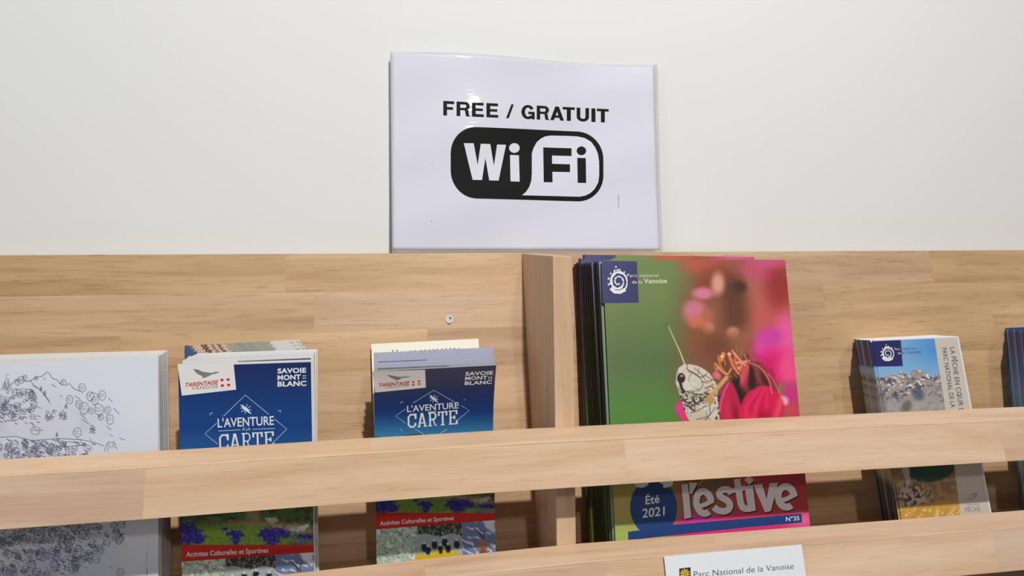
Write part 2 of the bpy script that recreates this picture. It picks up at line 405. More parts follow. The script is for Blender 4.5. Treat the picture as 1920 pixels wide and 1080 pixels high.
# ------------------------------------------------------------------ painting helpers (flat print colours)
def base(X, c): return np.ones(X.shape + (3,)) * np.array(c, float)
def mixin(img, w, c): img += np.clip(w, 0, 1)[..., None] * (np.array(c, float) - img); return img
def blob(img, X, Y, cx, cy, rx, ry, c, rot=0., soft=.5, amt=1.):
    dx, dy = X - cx, Y - cy; a, b = dx * math.cos(rot) + dy * math.sin(rot), -dx * math.sin(rot) + dy * math.cos(rot)
    r = np.sqrt((a / rx) ** 2 + (b / ry) ** 2); w = np.clip((1 + soft - r) / (2 * soft), 0, 1); w = w * w * (3 - 2 * w)
    return mixin(img, w * amt, c)
def pol(img, X, Y, pts, c, soft=1.0, amt=1.):
    """filled polygon with a soft rim"""
    p = np.array(pts, float); ins = np.zeros(X.shape, bool); dmin = np.full(X.shape, 1e9)
    for i in range(len(p)):
        x1, y1 = p[i - 1]; x2, y2 = p[i]
        cnd = ((y1 > Y) != (y2 > Y)) & (X < (x2 - x1) * (Y - y1) / (y2 - y1 + 1e-12) + x1); ins ^= cnd
        L2 = (x2 - x1) ** 2 + (y2 - y1) ** 2 + 1e-9; t = np.clip(((X - x1) * (x2 - x1) + (Y - y1) * (y2 - y1)) / L2, 0, 1)
        dmin = np.minimum(dmin, (X - x1 - t * (x2 - x1)) ** 2 + (Y - y1 - t * (y2 - y1)) ** 2)
    d = np.sqrt(dmin); sd = np.where(ins, d, -d)
    return mixin(img, np.clip(.5 + sd / (2 * soft), 0, 1) * amt, c)
def smooth(pts, it=3):
    p = list(pts)
    for _ in range(it):
        q = []
        for a, b in zip(p, p[1:] + p[:1]): q += [(a[0] * .75 + b[0] * .25, a[1] * .75 + b[1] * .25), (a[0] * .25 + b[0] * .75, a[1] * .25 + b[1] * .75)]
        p = q
    return p
def stroke(img, X, Y, pts, w, c, soft=.7, amt=1., taper=0.):
    p = np.array(pts, float); best = np.full(X.shape, 1e9)
    n = len(p) - 1
    for i in range(n):
        x1, y1 = p[i]; x2, y2 = p[i + 1]; L2 = (x2 - x1) ** 2 + (y2 - y1) ** 2 + 1e-9
        t = np.clip(((X - x1) * (x2 - x1) + (Y - y1) * (y2 - y1)) / L2, 0, 1)
        d = np.sqrt((X - x1 - t * (x2 - x1)) ** 2 + (Y - y1 - t * (y2 - y1)) ** 2) - w / 2 * (1 - taper * (i + t) / n)
        best = np.minimum(best, d)
    return mixin(img, np.clip(.5 - best / (2 * soft), 0, 1) * amt, c)
_perm = rng.random((256, 256))
def vnoise(x, y):
    xi = np.floor(x).astype(int); yi = np.floor(y).astype(int); fx = x - xi; fy = y - yi; fx = fx * fx * (3 - 2 * fx); fy = fy * fy * (3 - 2 * fy)
    g = lambda a, b: _perm[a % 256, b % 256]
    return (g(xi, yi) * (1 - fx) + g(xi + 1, yi) * fx) * (1 - fy) + (g(xi, yi + 1) * (1 - fx) + g(xi + 1, yi + 1) * fx) * fy
def fbm(x, y, o=4):
    s = 0; a = .5
    for k in range(o): s = s + a * vnoise(x * 2 ** k + 17 * k, y * 2 ** k + 5 * k); a *= .5
    return s / (1 - .5 ** o)
def chaikin(p, it=2):
    for _ in range(it):
        q = [p[0]]
        for a, b in zip(p[:-1], p[1:]): q += [(a[0] * .75 + b[0] * .25, a[1] * .75 + b[1] * .25), (a[0] * .25 + b[0] * .75, a[1] * .25 + b[1] * .75)]
        p = q + [p[-1]]
    return p
INK = plain('black_ink', (14, 15, 16), .6, 0, spec=.15); WHITE = plain('white_ink', (232, 234, 238), .4, .3); SIGNW = plain('sign_white_print', (216, 217, 230), .5, 0)
NAVY = plain('navy_ink', (44, 48, 104), .35, .4)

# ---- wifi sign: laminated sheet standing on the panel's top edge, leaning on the wall
def sign_bend(u, v):
    return .0062 * np.sin(2 * math.pi * (u - .02)) * np.clip(1 - v, 0, 1) ** 1.1 - .0018 * np.sin(math.pi * v) + .0004 * np.sin(7 * u + 16 * v)
sg = Sheet((731, 97), (1233, 121.5), .814, .8035, L2=(735, 474), bottom=TOPZ + .0004, bend=sign_bend)
def film_mat():
    mt, nt, b = new_mat('clear_laminate_film'); b.inputs['Base Color'].default_value = (*lin((225, 228, 236)), 1)
    b.inputs['Alpha'].default_value = .45; b.inputs['Roughness'].default_value = .12; return mt
FILM = film_mat()
def sign_mat():
    mt, nt, b = new_mat('laminated_paper'); N = nt.nodes.new; L = nt.links.new
    b.inputs['Base Color'].default_value = (*lin((216, 217, 230)), 1); b.inputs['Roughness'].default_value = .5; b.inputs['Coat Weight'].default_value = 1.; b.inputs['Coat Roughness'].default_value = .05
    tc = N('ShaderNodeTexCoord'); n = N('ShaderNodeTexNoise'); n.inputs['Scale'].default_value = 30; n.inputs['Detail'].default_value = 3; mp_ = N('ShaderNodeMapping'); mp_.inputs['Scale'].default_value = (.35, 1, 1.5); L(tc.outputs['Object'], mp_.inputs['Vector']); L(mp_.outputs[0], n.inputs['Vector'])
    n3 = N('ShaderNodeTexNoise'); n3.inputs['Scale'].default_value = 9; n3.inputs['Detail'].default_value = 1; L(tc.outputs['Object'], n3.inputs['Vector'])
    ad = N('ShaderNodeMath'); ad.operation = 'MULTIPLY_ADD'; ad.inputs[1].default_value = 5; L(n3.outputs['Fac'], ad.inputs[0]); L(n.outputs['Fac'], ad.inputs[2])
    bp = N('ShaderNodeBump'); bp.inputs['Strength'].default_value = .6; bp.inputs['Distance'].default_value = .0011; L(ad.outputs[0], bp.inputs['Height']); L(bp.outputs[0], b.inputs['Coat Normal'])
    return mt
LAM = sign_mat()
def solid_grid(name, s, u0, u1, v0, v1, nu, nv, n, T):
    u = np.linspace(u0, u1, nu); v = np.linspace(v0, v1, nv); uu, vv = np.meshgrid(u, v)
    A = s.local(uu, vv, n).reshape(-1, 3); B = s.local(uu, vv, n - T).reshape(-1, 3); K = nu * nv
    i = np.arange(K).reshape(nv, nu); F = []
    for r in range(nv - 1):
        for c in range(nu - 1):
            F.append((i[r, c], i[r + 1, c], i[r + 1, c + 1], i[r, c + 1])); F.append((i[r, c] + K, i[r, c + 1] + K, i[r + 1, c + 1] + K, i[r + 1, c] + K))
    rim = list(i[0, :]) + list(i[1:, -1]) + list(i[-1, -2::-1]) + list(i[-2:0:-1, 0])
    for a, b in zip(rim, rim[1:] + rim[:1]): F.append((a, b, b + K, a + K))
    me = mesh(name, np.concatenate([A, B]), [tuple(int(q) for q in t) for t in F])
    bm = bmesh.new(); bm.from_mesh(me); bmesh.ops.recalc_face_normals(bm, faces=bm.faces); bm.to_mesh(me); bm.free()
    for p in me.polygons: p.use_smooth = len(p.vertices) == 4
    return me
sign = thing_at('wifi_sign', solid_grid('wifi_sign', sg, 0, sg.W, 0, sg.H, 40, 30, 0, .0003), sg, [FILM], 'white laminated A4 sign reading FREE / GRATUIT WiFi leaning on the wall atop the rack', 'sign')
paper = child('paper', solid_grid('paper', sg, .0008, sg.W - .0032, .0007, sg.H - .0038, 80, 60, .00025, .0002), sign, [LAM])
# heavy grotesque capitals drawn as strokes: (polygons, ribbons) in a unit cell
def arc(cx, cy, rx, ry, a0, a1, n=14): return [(cx + rx * math.cos(math.radians(a0 + (a1 - a0) * k / (n - 1))), cy + ry * math.sin(math.radians(a0 + (a1 - a0) * k / (n - 1)))) for k in range(n)]
def bx(a, b, c, d): return [(a, b), (c, b), (c, d), (a, d)]
GL = {'F': [bx(0, 0, .34, 1), bx(.3, .81, 1, 1), bx(.3, .41, .90, .59)], 'E': [bx(0, 0, .32, 1), bx(.3, .81, .98, 1), bx(.3, .42, .92, .59), bx(.3, 0, 1, .19)],
      'I': [bx(0, 0, 1, 1)], 'T': [bx(0, .82, 1, 1), bx(.34, 0, .67, .83)], '/': [[(0, 0), (.34, 0), (1, 1), (.68, 1)]],
      'A': [[(0, 0), (.27, 0), (.63, 1), (.37, 1)], [(.73, 0), (1, 0), (.63, 1), (.37, 1)], bx(.25, .19, .75, .36)],
      'U': [bx(0, .34, .29, 1), bx(.71, .34, 1, 1), ('r', arc(.5, .345, .355, .25, 180, 360), .29, .20)],
      'R': [bx(0, 0, .27, 1), bx(.2, .82, .62, 1), bx(.2, .42, .62, .58), ('r', arc(.62, .71, .215, .205, -90, 90), .26, .17), [(.58, .46), (.86, .42), (.90, .10), (1, 0), (.70, 0), (.66, .12), (.62, .36)]],
      'G': [('r', arc(.50, .5, .365, .42, 32, 318, 26), .27, .18), bx(.52, .36, 1, .53), bx(.78, 0, 1, .40)]}
def aribbon(pts, wx, wy):
    p = np.array(pts); d = np.gradient(p, axis=0); d /= np.linalg.norm(d, axis=1)[:, None] + 1e-9
    nn = np.stack([-d[:, 1] * wx / 2, d[:, 0] * wy / 2], 1); V = list(p + nn) + list(p - nn); k = len(p)
    return V, [(i, i + 1, k + i + 1, k + i) for i in range(k - 1)]
def block(s, parent, glyphs, base_y, top_y, mat, n, maxlen):
    V, F = [], []
    for ch, x0, x1 in glyphs:
        for it in GL[ch]:
            if it[0] == 'r': v, f = aribbon(it[1], it[2], it[3])
            else: v, f = it, [tuple(range(len(it)))]
            b = len(V)
            for x, y in v:
                X = x0 + x * (x1 - x0); V.append(s.uv(X, base_y(X) + y * (top_y(X) - base_y(X))))
            F += [tuple(b + i for i in q) for q in f]
    return put(s, 'lettering', parent, np.array(V), F, mat, n, maxlen=maxlen)
gl = [(c, 820 + a / 5.144, 820 + b / 5.144) for c, a, b in (('F', 57, 162), ('R', 185, 318), ('E', 333, 448), ('E', 473, 587), ('/', 663, 737), ('G', 810, 938), ('R', 958, 1080), ('A', 1088, 1220), ('T', 1208, 1325), ('U', 1343, 1462), ('I', 1485, 1524), ('T', 1538, 1652))]
block(sg, sign, gl, lambda x: 180 + (187 + ((x - 820) * 5.144 - 57) * 70 / 1593) / 5.144, lambda x: 180 + (48 + ((x - 820) * 5.144 - 57) * 80 / 1593) / 5.144, INK, .0005, .006)
def C8(p): return (820 + p[0] / 5.144, 180 + p[1] / 5.144)
def warp(x, y): # unit square -> pill quad in pixels
    TL, TR, BR, BL = (845, 236.3), (1131, 248.8), (1131.3, 379), (845, 371)
    return tuple((1 - x) * (1 - y) * TL[k] + x * (1 - y) * TR[k] + x * y * BR[k] + (1 - x) * y * BL[k] for k in (0, 1))
pill = []
for cx, cy, a0 in ((.17, .38, 180), (.83, .38, 270), (.83, .62, 0), (.17, .62, 90)):
    for k in range(13):
        a = math.radians(a0 + 7.5 * k); pill.append(warp(cx + .17 * math.cos(a), cy + .38 * math.sin(a)))
polyp(sg, sign, pill, INK, .0004, 'wifi_logo', maxlen=.006)
inner = [(997, 303), (997, 288), (1000, 278), (1006, 267), (1014, 260), (1022, 256), (1032, 254.5), (1060, 255), (1082, 256), (1096, 259), (1108, 266), (1116, 277), (1121, 289), (1123, 303), (1123.3, 328), (1121.5, 342), (1115, 354), (1107, 362), (1097, 367), (1086, 369), (1040, 367.8), (978.5, 366.3), (986, 360), (992, 351), (996, 339), (997, 326)]
polyp(sg, sign, inner, SIGNW, .0006, 'wifi_logo', maxlen=.006)
for pts, mt in (([(255, 457), (350, 457), (388, 665), (418, 462), (510, 465), (545, 676), (575, 470), (662, 472), (590, 817), (500, 815), (463, 598), (430, 811), (340, 810)], SIGNW),
                ([(700, 570), (786, 573), (793, 827), (705, 824)], SIGNW),
                ([(1020, 497), (1293, 505), (1293, 580), (1105, 575), (1105, 655), (1278, 660), (1278, 735), (1108, 732), (1110, 833), (1025, 832)], INK),
                ([(1348, 597), (1430, 600), (1434, 840), (1352, 838)], INK)):
    polyp(sg, sign, [C8(p) for p in pts], mt, .0007, 'lettering', maxlen=.006)
polyp(sg, sign, circle_pts(*C8((742, 503)), 9.9, 9.1), SIGNW, .0007, 'lettering', maxlen=.006); polyp(sg, sign, circle_pts(*C8((1388, 530)), 8.9, 8.2), INK, .0007, 'lettering', maxlen=.006)
draw(sg, sign, [([(1159.5, 365), (1159.6, 378)], .9), ([(1159.6, 380), (1159.7, 389)], .9)], 1, plain('grey_ink', (110, 112, 118), .5), .0005, 'fine_print')
draw(sg, sign, [([(807, 414), (808.5, 414.6)], 1.2)], 1, plain('grey_ink', (110, 112, 118), .5), .0005, 'fine_print')

# ---- illustrated map: front sheet on a ream of blank sheets
mp = Sheet((-70, 686), (296, 670.5), .682, .680, L2=(-70, 1080))
def map_paint(X, Y):
    im = base(X, (221, 228, 238)); n = fbm(X / 60, Y / 50)
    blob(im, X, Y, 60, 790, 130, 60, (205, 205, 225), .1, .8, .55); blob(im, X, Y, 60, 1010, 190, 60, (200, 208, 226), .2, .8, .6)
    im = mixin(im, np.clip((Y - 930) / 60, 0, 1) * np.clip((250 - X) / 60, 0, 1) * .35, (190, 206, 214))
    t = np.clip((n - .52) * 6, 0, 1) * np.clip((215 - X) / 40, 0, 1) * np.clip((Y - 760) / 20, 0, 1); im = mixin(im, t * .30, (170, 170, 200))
    return im
mo = thing_at('map_sheet', body_mesh('map_sheet', mp, .0004, None, 8, (228, 230, 236), False), mp, [MATTE], 'large white sheet with an ink line drawing of a mountain village', 'map')
child('front_face', grid_mesh('front_face', mp, map_paint, 200, 240), mo, [MATTE])
lines = []
def jit(pts, a=.6): return [(x + random.uniform(-a, a), y + random.uniform(-a, a)) for x, y in pts]
def tree(x, y, r, w=.9):
    cp = [(x + (a - x) * random.uniform(.78, 1.15), y + (b - y) * random.uniform(.8, 1.12)) for a, b in circle_pts(x, y, r * .85, r, 13)]; cp.append(cp[0]); lines.append((cp, w))
    for k in range(2):
        yy = y + r * (-.45 + .45 * k); lines.append(([(x - r * .7, yy), (x - r * .2, yy + r * .22), (x + r * .35, yy + r * .1)], w * .75))
    if random.random() < .5: lines.append(([(x, y + r), (x, y + r * 1.35)], w))
def house(x, y, s, w=.8):
    d = s * .45
    lines.append(([(x, y), (x + s, y + s * .22), (x + s, y + s * .8), (x, y + s * .58), (x, y)], w))
    lines.append(([(x, y), (x + d * .9, y - s * .42), (x + s + d * .7, y - s * .2), (x + s, y + s * .22)], w))
    lines.append(([(x + s, y + s * .8), (x + s + d * .7, y + s * .42), (x + s + d * .7, y - s * .2)], w))
    for k in range(random.randint(1, 3)):
        a = x + s * (.2 + .28 * k); b = y + s * (.26 + .06 * k); lines.append(([(a, b), (a, b + s * .16)], w * 1.7))
def person(x, y, h):
    lines.append((circle_pts(x, y - h * .8, h * .16, n=7) + [(x + h * .16, y - h * .8)], .9)); lines.append(([(x, y - h * .64), (x - h * .08, y - h * .3), (x - h * .25, y)], 1.3))
    lines.append(([(x, y - h * .3), (x + h * .22, y)], 1.2)); lines.append(([(x - h * .3, y - h * .45), (x, y - h * .58), (x + h * .3, y - h * .38)], 1.2))
lines.append((jit([(20, 722), (30, 712), (55, 715), (68, 708), (78, 706), (83, 702), (89, 697), (94, 702), (98, 709), (103, 711), (107, 712), (112, 719), (118, 721)], .3), 1.1))
lines.append((jit([(124, 723), (130, 719), (136, 726), (143, 731), (152, 733)], .3), 1.1)); lines.append((jit([(168, 742), (172, 735), (180, 738), (188, 744)], .3), 1))
lines.append(([(55, 712), (64, 722), (78, 733), (95, 757)], 1.)); lines.append(([(60, 722), (76, 731), (86, 742), (93, 753)], .8))
for q in (((96, 720), (106, 726)), ((140, 742), (151, 748)), ((203, 746), (211, 753)), ((213, 765), (224, 776)), ((199, 798), (208, 806)), ((206, 815), (212, 818)), ((224, 821), (234, 825)), ((112, 741), (117, 744)), ((150, 775), (163, 788)), ((153, 786), (168, 795)), ((82, 708), (86, 712))): lines.append((list(q), .95))
for x, y, r in ((119, 717, 6), (154, 727, 8), (131, 749, 8), (169, 743, 8), (192, 741, 9), (178, 751, 8), (148, 757, 8), (158, 765, 11), (186, 768, 11), (202, 769, 7), (206, 786, 9), (171, 770, 6), (189, 782, 6), (145, 811, 9), (40, 712, 7), (33, 716, 6), (68, 709, 4), (47, 708, 5), (226, 1073, 8), (27, 735, 6)): tree(x, y, r)
for x, y, r in ((13, 722, 5), (10, 728, 4), (16, 730, 4)): tree(x, y, r, .8)
lines.append(([(8, 726), (12, 704), (17, 726)], 1)); lines.append(([(2, 732), (10, 714)], .9)); lines.append(([(22, 730), (15, 710)], .9))
for a, b in ((12, 701), (14, 703), (16, 702)): lines.append(([(a, b), (a + 1, b + 1)], 1.1))
lines.append(([(196, 846), (202, 829), (214, 828), (220, 843)], 1)); lines.append(([(202, 829), (203, 846)], .9)); lines.append(([(214, 828), (214, 840)], .8)); lines.append(([(206, 829), (206, 839), (211, 839), (211, 829)], .8))
person(172, 813, 17); person(176, 812, 13); person(77, 733, 9); person(84, 742, 10); person(88, 787, 14); person(96, 788, 13); person(115, 786, 15); person(122, 787, 13); person(124, 766, 9); person(107, 819, 8)
for k in range(20): lines.append((jit([(85 + random.uniform(0, 38), 768 + random.uniform(0, 20))] * 4, 3), .8))
house(58, 805, 13); lines.append(([(62, 800), (70, 808), (82, 806)], .7))
for k in range(46):                                              # upper village
    x = random.uniform(-66, 66); y = random.uniform(730, 786)
    if x > 70 - (abs(y - 758) - 10) * .8 or (x < 30 and y > 782): continue
    (house if random.random() < .75 else tree)(x, y, random.uniform(5, 10))
for k in range(120): x = random.uniform(-66, 72); y = random.uniform(728, 796); lines.append((jit([(x, y), (x + 3, y + 1.5), (x + 6, y + 3)], 1.5), random.choice((.7, .9, 1.4))))
lines.append(([(-40, 822), (30, 818), (60, 826), (108, 822), (150, 824), (172, 828), (196, 836)], 1)); lines.append(([(100, 838), (140, 836), (165, 834), (174, 841)], .9)); lines.append(([(118, 828), (150, 829), (160, 833), (140, 836)], .8))
for k in range(60): house(random.uniform(-66, 158), random.uniform(828, 868), random.uniform(6, 11))
for k in range(240): x = random.uniform(-66, 172); y = random.uniform(822, 872); lines.append((jit([(x, y), (x + 4, y + 2), (x + 7, y + 5)], 1.6), random.choice((.6, .8, 1.3, 1.7))))
lines.append((jit([(x, y) for x, y in ((117, 829), (121, 836), (125, 829), (118, 838), (125, 838))], .8), 2.4))
def inside(x, y): return x < 236 - max(0, (y - 1010)) * 1.4 - max(0, 985 - y) * .1
lines.append(([(-60, 1050), (10, 1010), (60, 985), (100, 968)], 1)); lines.append(([(-60, 1062), (14, 1018), (66, 990), (112, 966)], .8)); lines.append(([(120, 1042), (150, 1046), (170, 1036), (190, 1040)], .9))
for k in range(210):
    x = random.uniform(-66, 222); y = random.uniform(950, 1100)
    if inside(x + 12, y): (house if random.random() < .80 else tree)(x, y, random.uniform(6, 12))
for k in range(560):
    x = random.uniform(-66, 230); y = random.uniform(948, 1110)
    if inside(x, y): lines.append((jit([(x, y), (x + 3, y + 2), (x + 6, y + 4)], 1.8), random.choice((.6, .8, 1.1, 1.6))))
for k in range(60):
    x = random.uniform(-66, 215); y = random.uniform(955, 1100)
    if inside(x, y): lines.append(([(x, y), (x + 1.6, y + 1.2)], 2.6))
lines.append(([(206, 1062), (211, 1065)], 1)); lines.append(([(275, 1036), (275.4, 1052)], .6)); lines.append(([(275.3, 1064), (275.6, 1078)], 1.))
lines.append(([(222, 992), (226, 1004), (222, 1010)], 2)); lines.append(([(232, 1000), (226, 1004)], 2.5))
draw(mp, mo, lines, .9, plain('village_drawing_ink', (98, 101, 126), .6), .00022)
# ream behind
zt = at(296, 670.5, .682)[2]; xr = at(297, 700, .684)[0]; xl = at(-62, 690, .684)[0]
bm = bmesh.new()
for k in range(24):
    y = .6845 + k * .0017; q = bmesh.ops.create_cube(bm, size=1)['verts']; jx = random.uniform(-.0004, .0004); zj = random.uniform(-.0004, .0004)
    for v in q: v.co = Vector((xl + jx + (v.co.x + .5) * (xr - xl - .0001 * k), y + (v.co.y + .5) * .00155, (SHELF + .0006) + (v.co.z + .5) * (zt + .0008 + zj + .00008 * k - SHELF - .0006)))
me = bpy.data.meshes.new('paper_ream'); bm.to_mesh(me); bm.free(); me.materials.append(plain('ream_paper', (222, 220, 218), .6))
tag(link('paper_ream', me), 'thick ream of blank white sheets standing behind the village map drawing', 'paper', kind='stuff')

# ---- adventure guides (two stacks)
def C1(p): return (320 + p[0] / 4.5, 620 + p[1] / 4.5)
def C2(p): return (680 + p[0] / 4.5, 620 + p[1] / 4.5)
def sav_paint(X, Y):
    im = base(X, (24, 46, 100))
    im = mixin(im, np.clip((Y - 690) / 90, 0, 1), (18, 67, 134)); im = mixin(im, np.clip((Y - 800) / 60, 0, 1), (40, 104, 168)); im = mixin(im, np.clip((Y - 860) / 45, 0, 1), (110, 160, 195))
    n = fbm(X / 9, Y / 7, 4); n2 = fbm(X / 3 + 40, Y / 3, 3)
    ridge = 888 + 10 * np.sin(X / 23.) + 8 * (fbm(X / 12, X * 0) - .5) * 2
    h = np.clip((Y - ridge) / 2, 0, 1); im = mixin(im, h, (92, 116, 70))
    g = np.clip((Y - 930) / 3, 0, 1)
    im = mixin(im, h * np.clip((n - .45) * 7, 0, 1) * .8, (56, 80, 42)); im = mixin(im, h * np.clip((n2 - .58) * 8, 0, 1) * .5, (150, 162, 110))
    blob(im, X, Y, 500, 990, 85, 12, (205, 175, 130), .05, .5, .85); blob(im, X, Y, 475, 965, 12, 18, (180, 165, 120), -.7, .5, .8)
    pol(im, X, Y, [(495, 971), (518, 970), (523, 976), (510, 982), (503, 979)], (215, 215, 200), 1.2); pol(im, X, Y, [(543, 992), (578, 982), (580, 986), (570, 996), (548, 997)], (225, 220, 215), 1.2)
    im = mixin(im, np.clip((Y - 958) / 3, 0, 1) * np.clip((948 - Y) / 3 + 2, 0, 0), (0, 0, 0))
    # meadow and gentians
    ms = np.clip((Y - (984 + 6 * (fbm(X / 6, X * 0 + 3) - .5) * 2 + np.clip(X - 490, 0, 60) * .2)) / 2, 0, 1) * np.clip((560 - X) / 20, 0, 1)
    im = mixin(im, ms, (128, 172, 62)); im = mixin(im, ms * np.clip((n2 - .5) * 8, 0, 1) * .6, (80, 125, 40)); st = np.clip(np.sin(X * 1.1 + 3 * n) * 2 - 1, 0, 1); im = mixin(im, ms * st * .5, (175, 205, 90))
    im = mixin(im, np.clip((Y - 1008) / 3, 0, 1) * np.clip((X - 545) / 8, 0, 1), (110, 128, 118))
    for cx, cy, rx, ry in ((352, 1002, 22, 20), (345, 990, 10, 8), (372, 1010, 12, 9), (442, 1000, 15, 6), (442, 1009, 8, 12), (500, 1000, 14, 8), (518, 997, 22, 8), (510, 1010, 14, 13), (572, 1006, 16, 4), (535, 1003, 8, 6), (422, 992, 5, 3)):
        wob = 1 + .5 * (fbm(X / 2.5 + cx, Y / 2.5, 2) - .5) * 2 + .16 * np.sin(7 * np.arctan2(Y - cy, X - cx) + cx); blob(im, cx + (X - cx) * wob, cy + (Y - cy) * wob, cx, cy, rx, ry, (52, 46, 156), 0, .2, .95)
    fl = ((X < 385) | ((X > 425) & (X < 460)) | (X > 488)) & (Y > 988); im = mixin(im, fl * np.clip((n2 - .60) * 9, 0, 1) * .5, (140, 145, 215)); im = mixin(im, fl * np.clip((.40 - n2) * 9, 0, 1) * .5, (28, 26, 92))
    # lower three photographs
    low = np.clip((Y - 1036) / 1, 0, 1)
    im = mixin(im, low, (196, 214, 200)); im = mixin(im, low * np.clip((n2 - .56) * 10, 0, 1) * .8, (110, 130, 115)); im = mixin(im, low * np.clip((.43 - n) * 8, 0, 1), (238, 244, 238))
    im = mixin(im, low * np.clip((fbm(X / 5 + 9, Y / 9) - .55) * 8, 0, 1) * .5, (150, 195, 160))
    md = low * np.clip((X - (423 - (Y - 1050) * .12)) / .8, 0, 1)
    im = mixin(im, md, (56, 62, 56)); im = mixin(im, md * np.clip((n2 - .52) * 9, 0, 1) * .9, (150, 155, 148)); rv = md * np.clip((Y - 1063 - 3 * np.sin(X / 9)) / 2, 0, 1)
    im = mixin(im, rv, (172, 184, 186)); im = mixin(im, rv * np.clip((n2 - .6) * 9, 0, 1) * .5, (225, 232, 232))
    pol(im, X, Y, [(418, 1108), (420, 1100), (440, 1103), (470, 1098), (500, 1096), (514, 1102), (514, 1112), (418, 1114)], (232, 190, 30), 1.)
    for a, b in ((436, 1088), (444, 1094), (458, 1083), (480, 1078), (486, 1090), (505, 1082), (470, 1092)):
        blob(im, X, Y, a, b, 6, 8, (28, 44, 66), 0, .3); blob(im, X, Y, a, b - 9, 3, 2.6, (225, 228, 228), 0, .3)
    for a, b in ((463, 1096), (478, 1094), (452, 1099), (496, 1098)): blob(im, X, Y, a, b, 4, 5, (225, 200, 50), 0, .4)
    rt = low * np.clip((X - 516) / .8, 0, 1); im = mixin(im, rt, (120, 138, 182)); im = mixin(im, rt * np.clip((fbm(X / 14 - Y / 6, (X + Y) / 16) - .57) * 14, 0, 1), (225, 232, 242))
    pol(im, X, Y, [(560, 1035), (586, 1035), (586, 1062), (570, 1052)], (232, 236, 244), 2); pol(im, X, Y, [(552, 1110), (550, 1090), (553, 1076), (560, 1070), (566, 1078), (574, 1084), (568, 1087), (568, 1112)], (186, 132, 110), 1.2)
    stroke(im, X, Y, [(549, 1057), (556, 1062), (560, 1070)], 2.4, (40, 36, 40)); stroke(im, X, Y, [(566, 1056), (563, 1064), (564, 1071)], 1.6, (70, 60, 60)); blob(im, X, Y, 560, 1100, 8, 12, (120, 70, 55), 0, .4, .7)
    pol(im, X, Y, [(300, 1021.5), (620, 1021.5), (620, 1033), (300, 1056)], (208, 38, 30), .7)
    return im
RED = plain('red_ink', (208, 40, 38), .4, .3); LBL = plain('white_label_print', (232, 232, 230), .4, .2); GREY = plain('grey_bird_ink', (128, 128, 124), .4, .2); PALE = plain('pale_blue_ink', (214, 232, 248), .4, .2)
SLAB = {'C': [[(.9, .66), (.9, .80), (.72, .92), (.36, .92), (.14, .76), (.14, .24), (.36, .08), (.70, .08), (.9, .22), (.9, .34)], [(.93, .60), (.93, .98)]],
 'A': [[(.14, .04), (.46, .94)], [(.54, .94), (.86, .04)], [(.28, .30), (.72, .30)], [(-.02, .06), (.32, .06)], [(.68, .06), (1.02, .06)], [(.34, .94), (.60, .94)]],
 'R': [[(.24, .04), (.24, .96)], [(.04, .94), (.70, .94), (.86, .80), (.86, .62), (.70, .48), (.26, .48)], [(.58, .48), (.80, .06), (.98, .06)], [(.04, .06), (.46, .06)]],
 'T': [[(.5, .04), (.5, .94)], [(.04, .93), (.96, .93)], [(.07, .98), (.07, .68)], [(.93, .98), (.93, .68)], [(.28, .06), (.72, .06)]],
 'E': [[(.22, .04), (.22, .96)], [(.04, .94), (.92, .94)], [(.04, .06), (.92, .06)], [(.22, .5), (.66, .5)], [(.90, .98), (.90, .70)], [(.92, .02), (.92, .30)], [(.66, .38), (.66, .62)]]}
def slab_text(s, parent, word, BL, BR, TL, mat, w=3.4, thin=2.2):
    n = len(word); L = []; BL, BR, TL = map(np.array, (BL, BR, TL)); cw = (BR - BL) / n; hh = TL - BL
    for i, ch in enumerate(word):
        for j, st in enumerate(SLAB[ch]):
            pts = [tuple(BL + cw * (i + .06 + .88 * x) + hh * y) for x, y in st]; vert = abs(pts[0][0] - pts[-1][0]) < 4 or j == 0 or ch == 'A' and j < 2
            L.append((pts, w if vert else thin))
    draw(s, parent, L, w, mat, .0003, 'lettering')
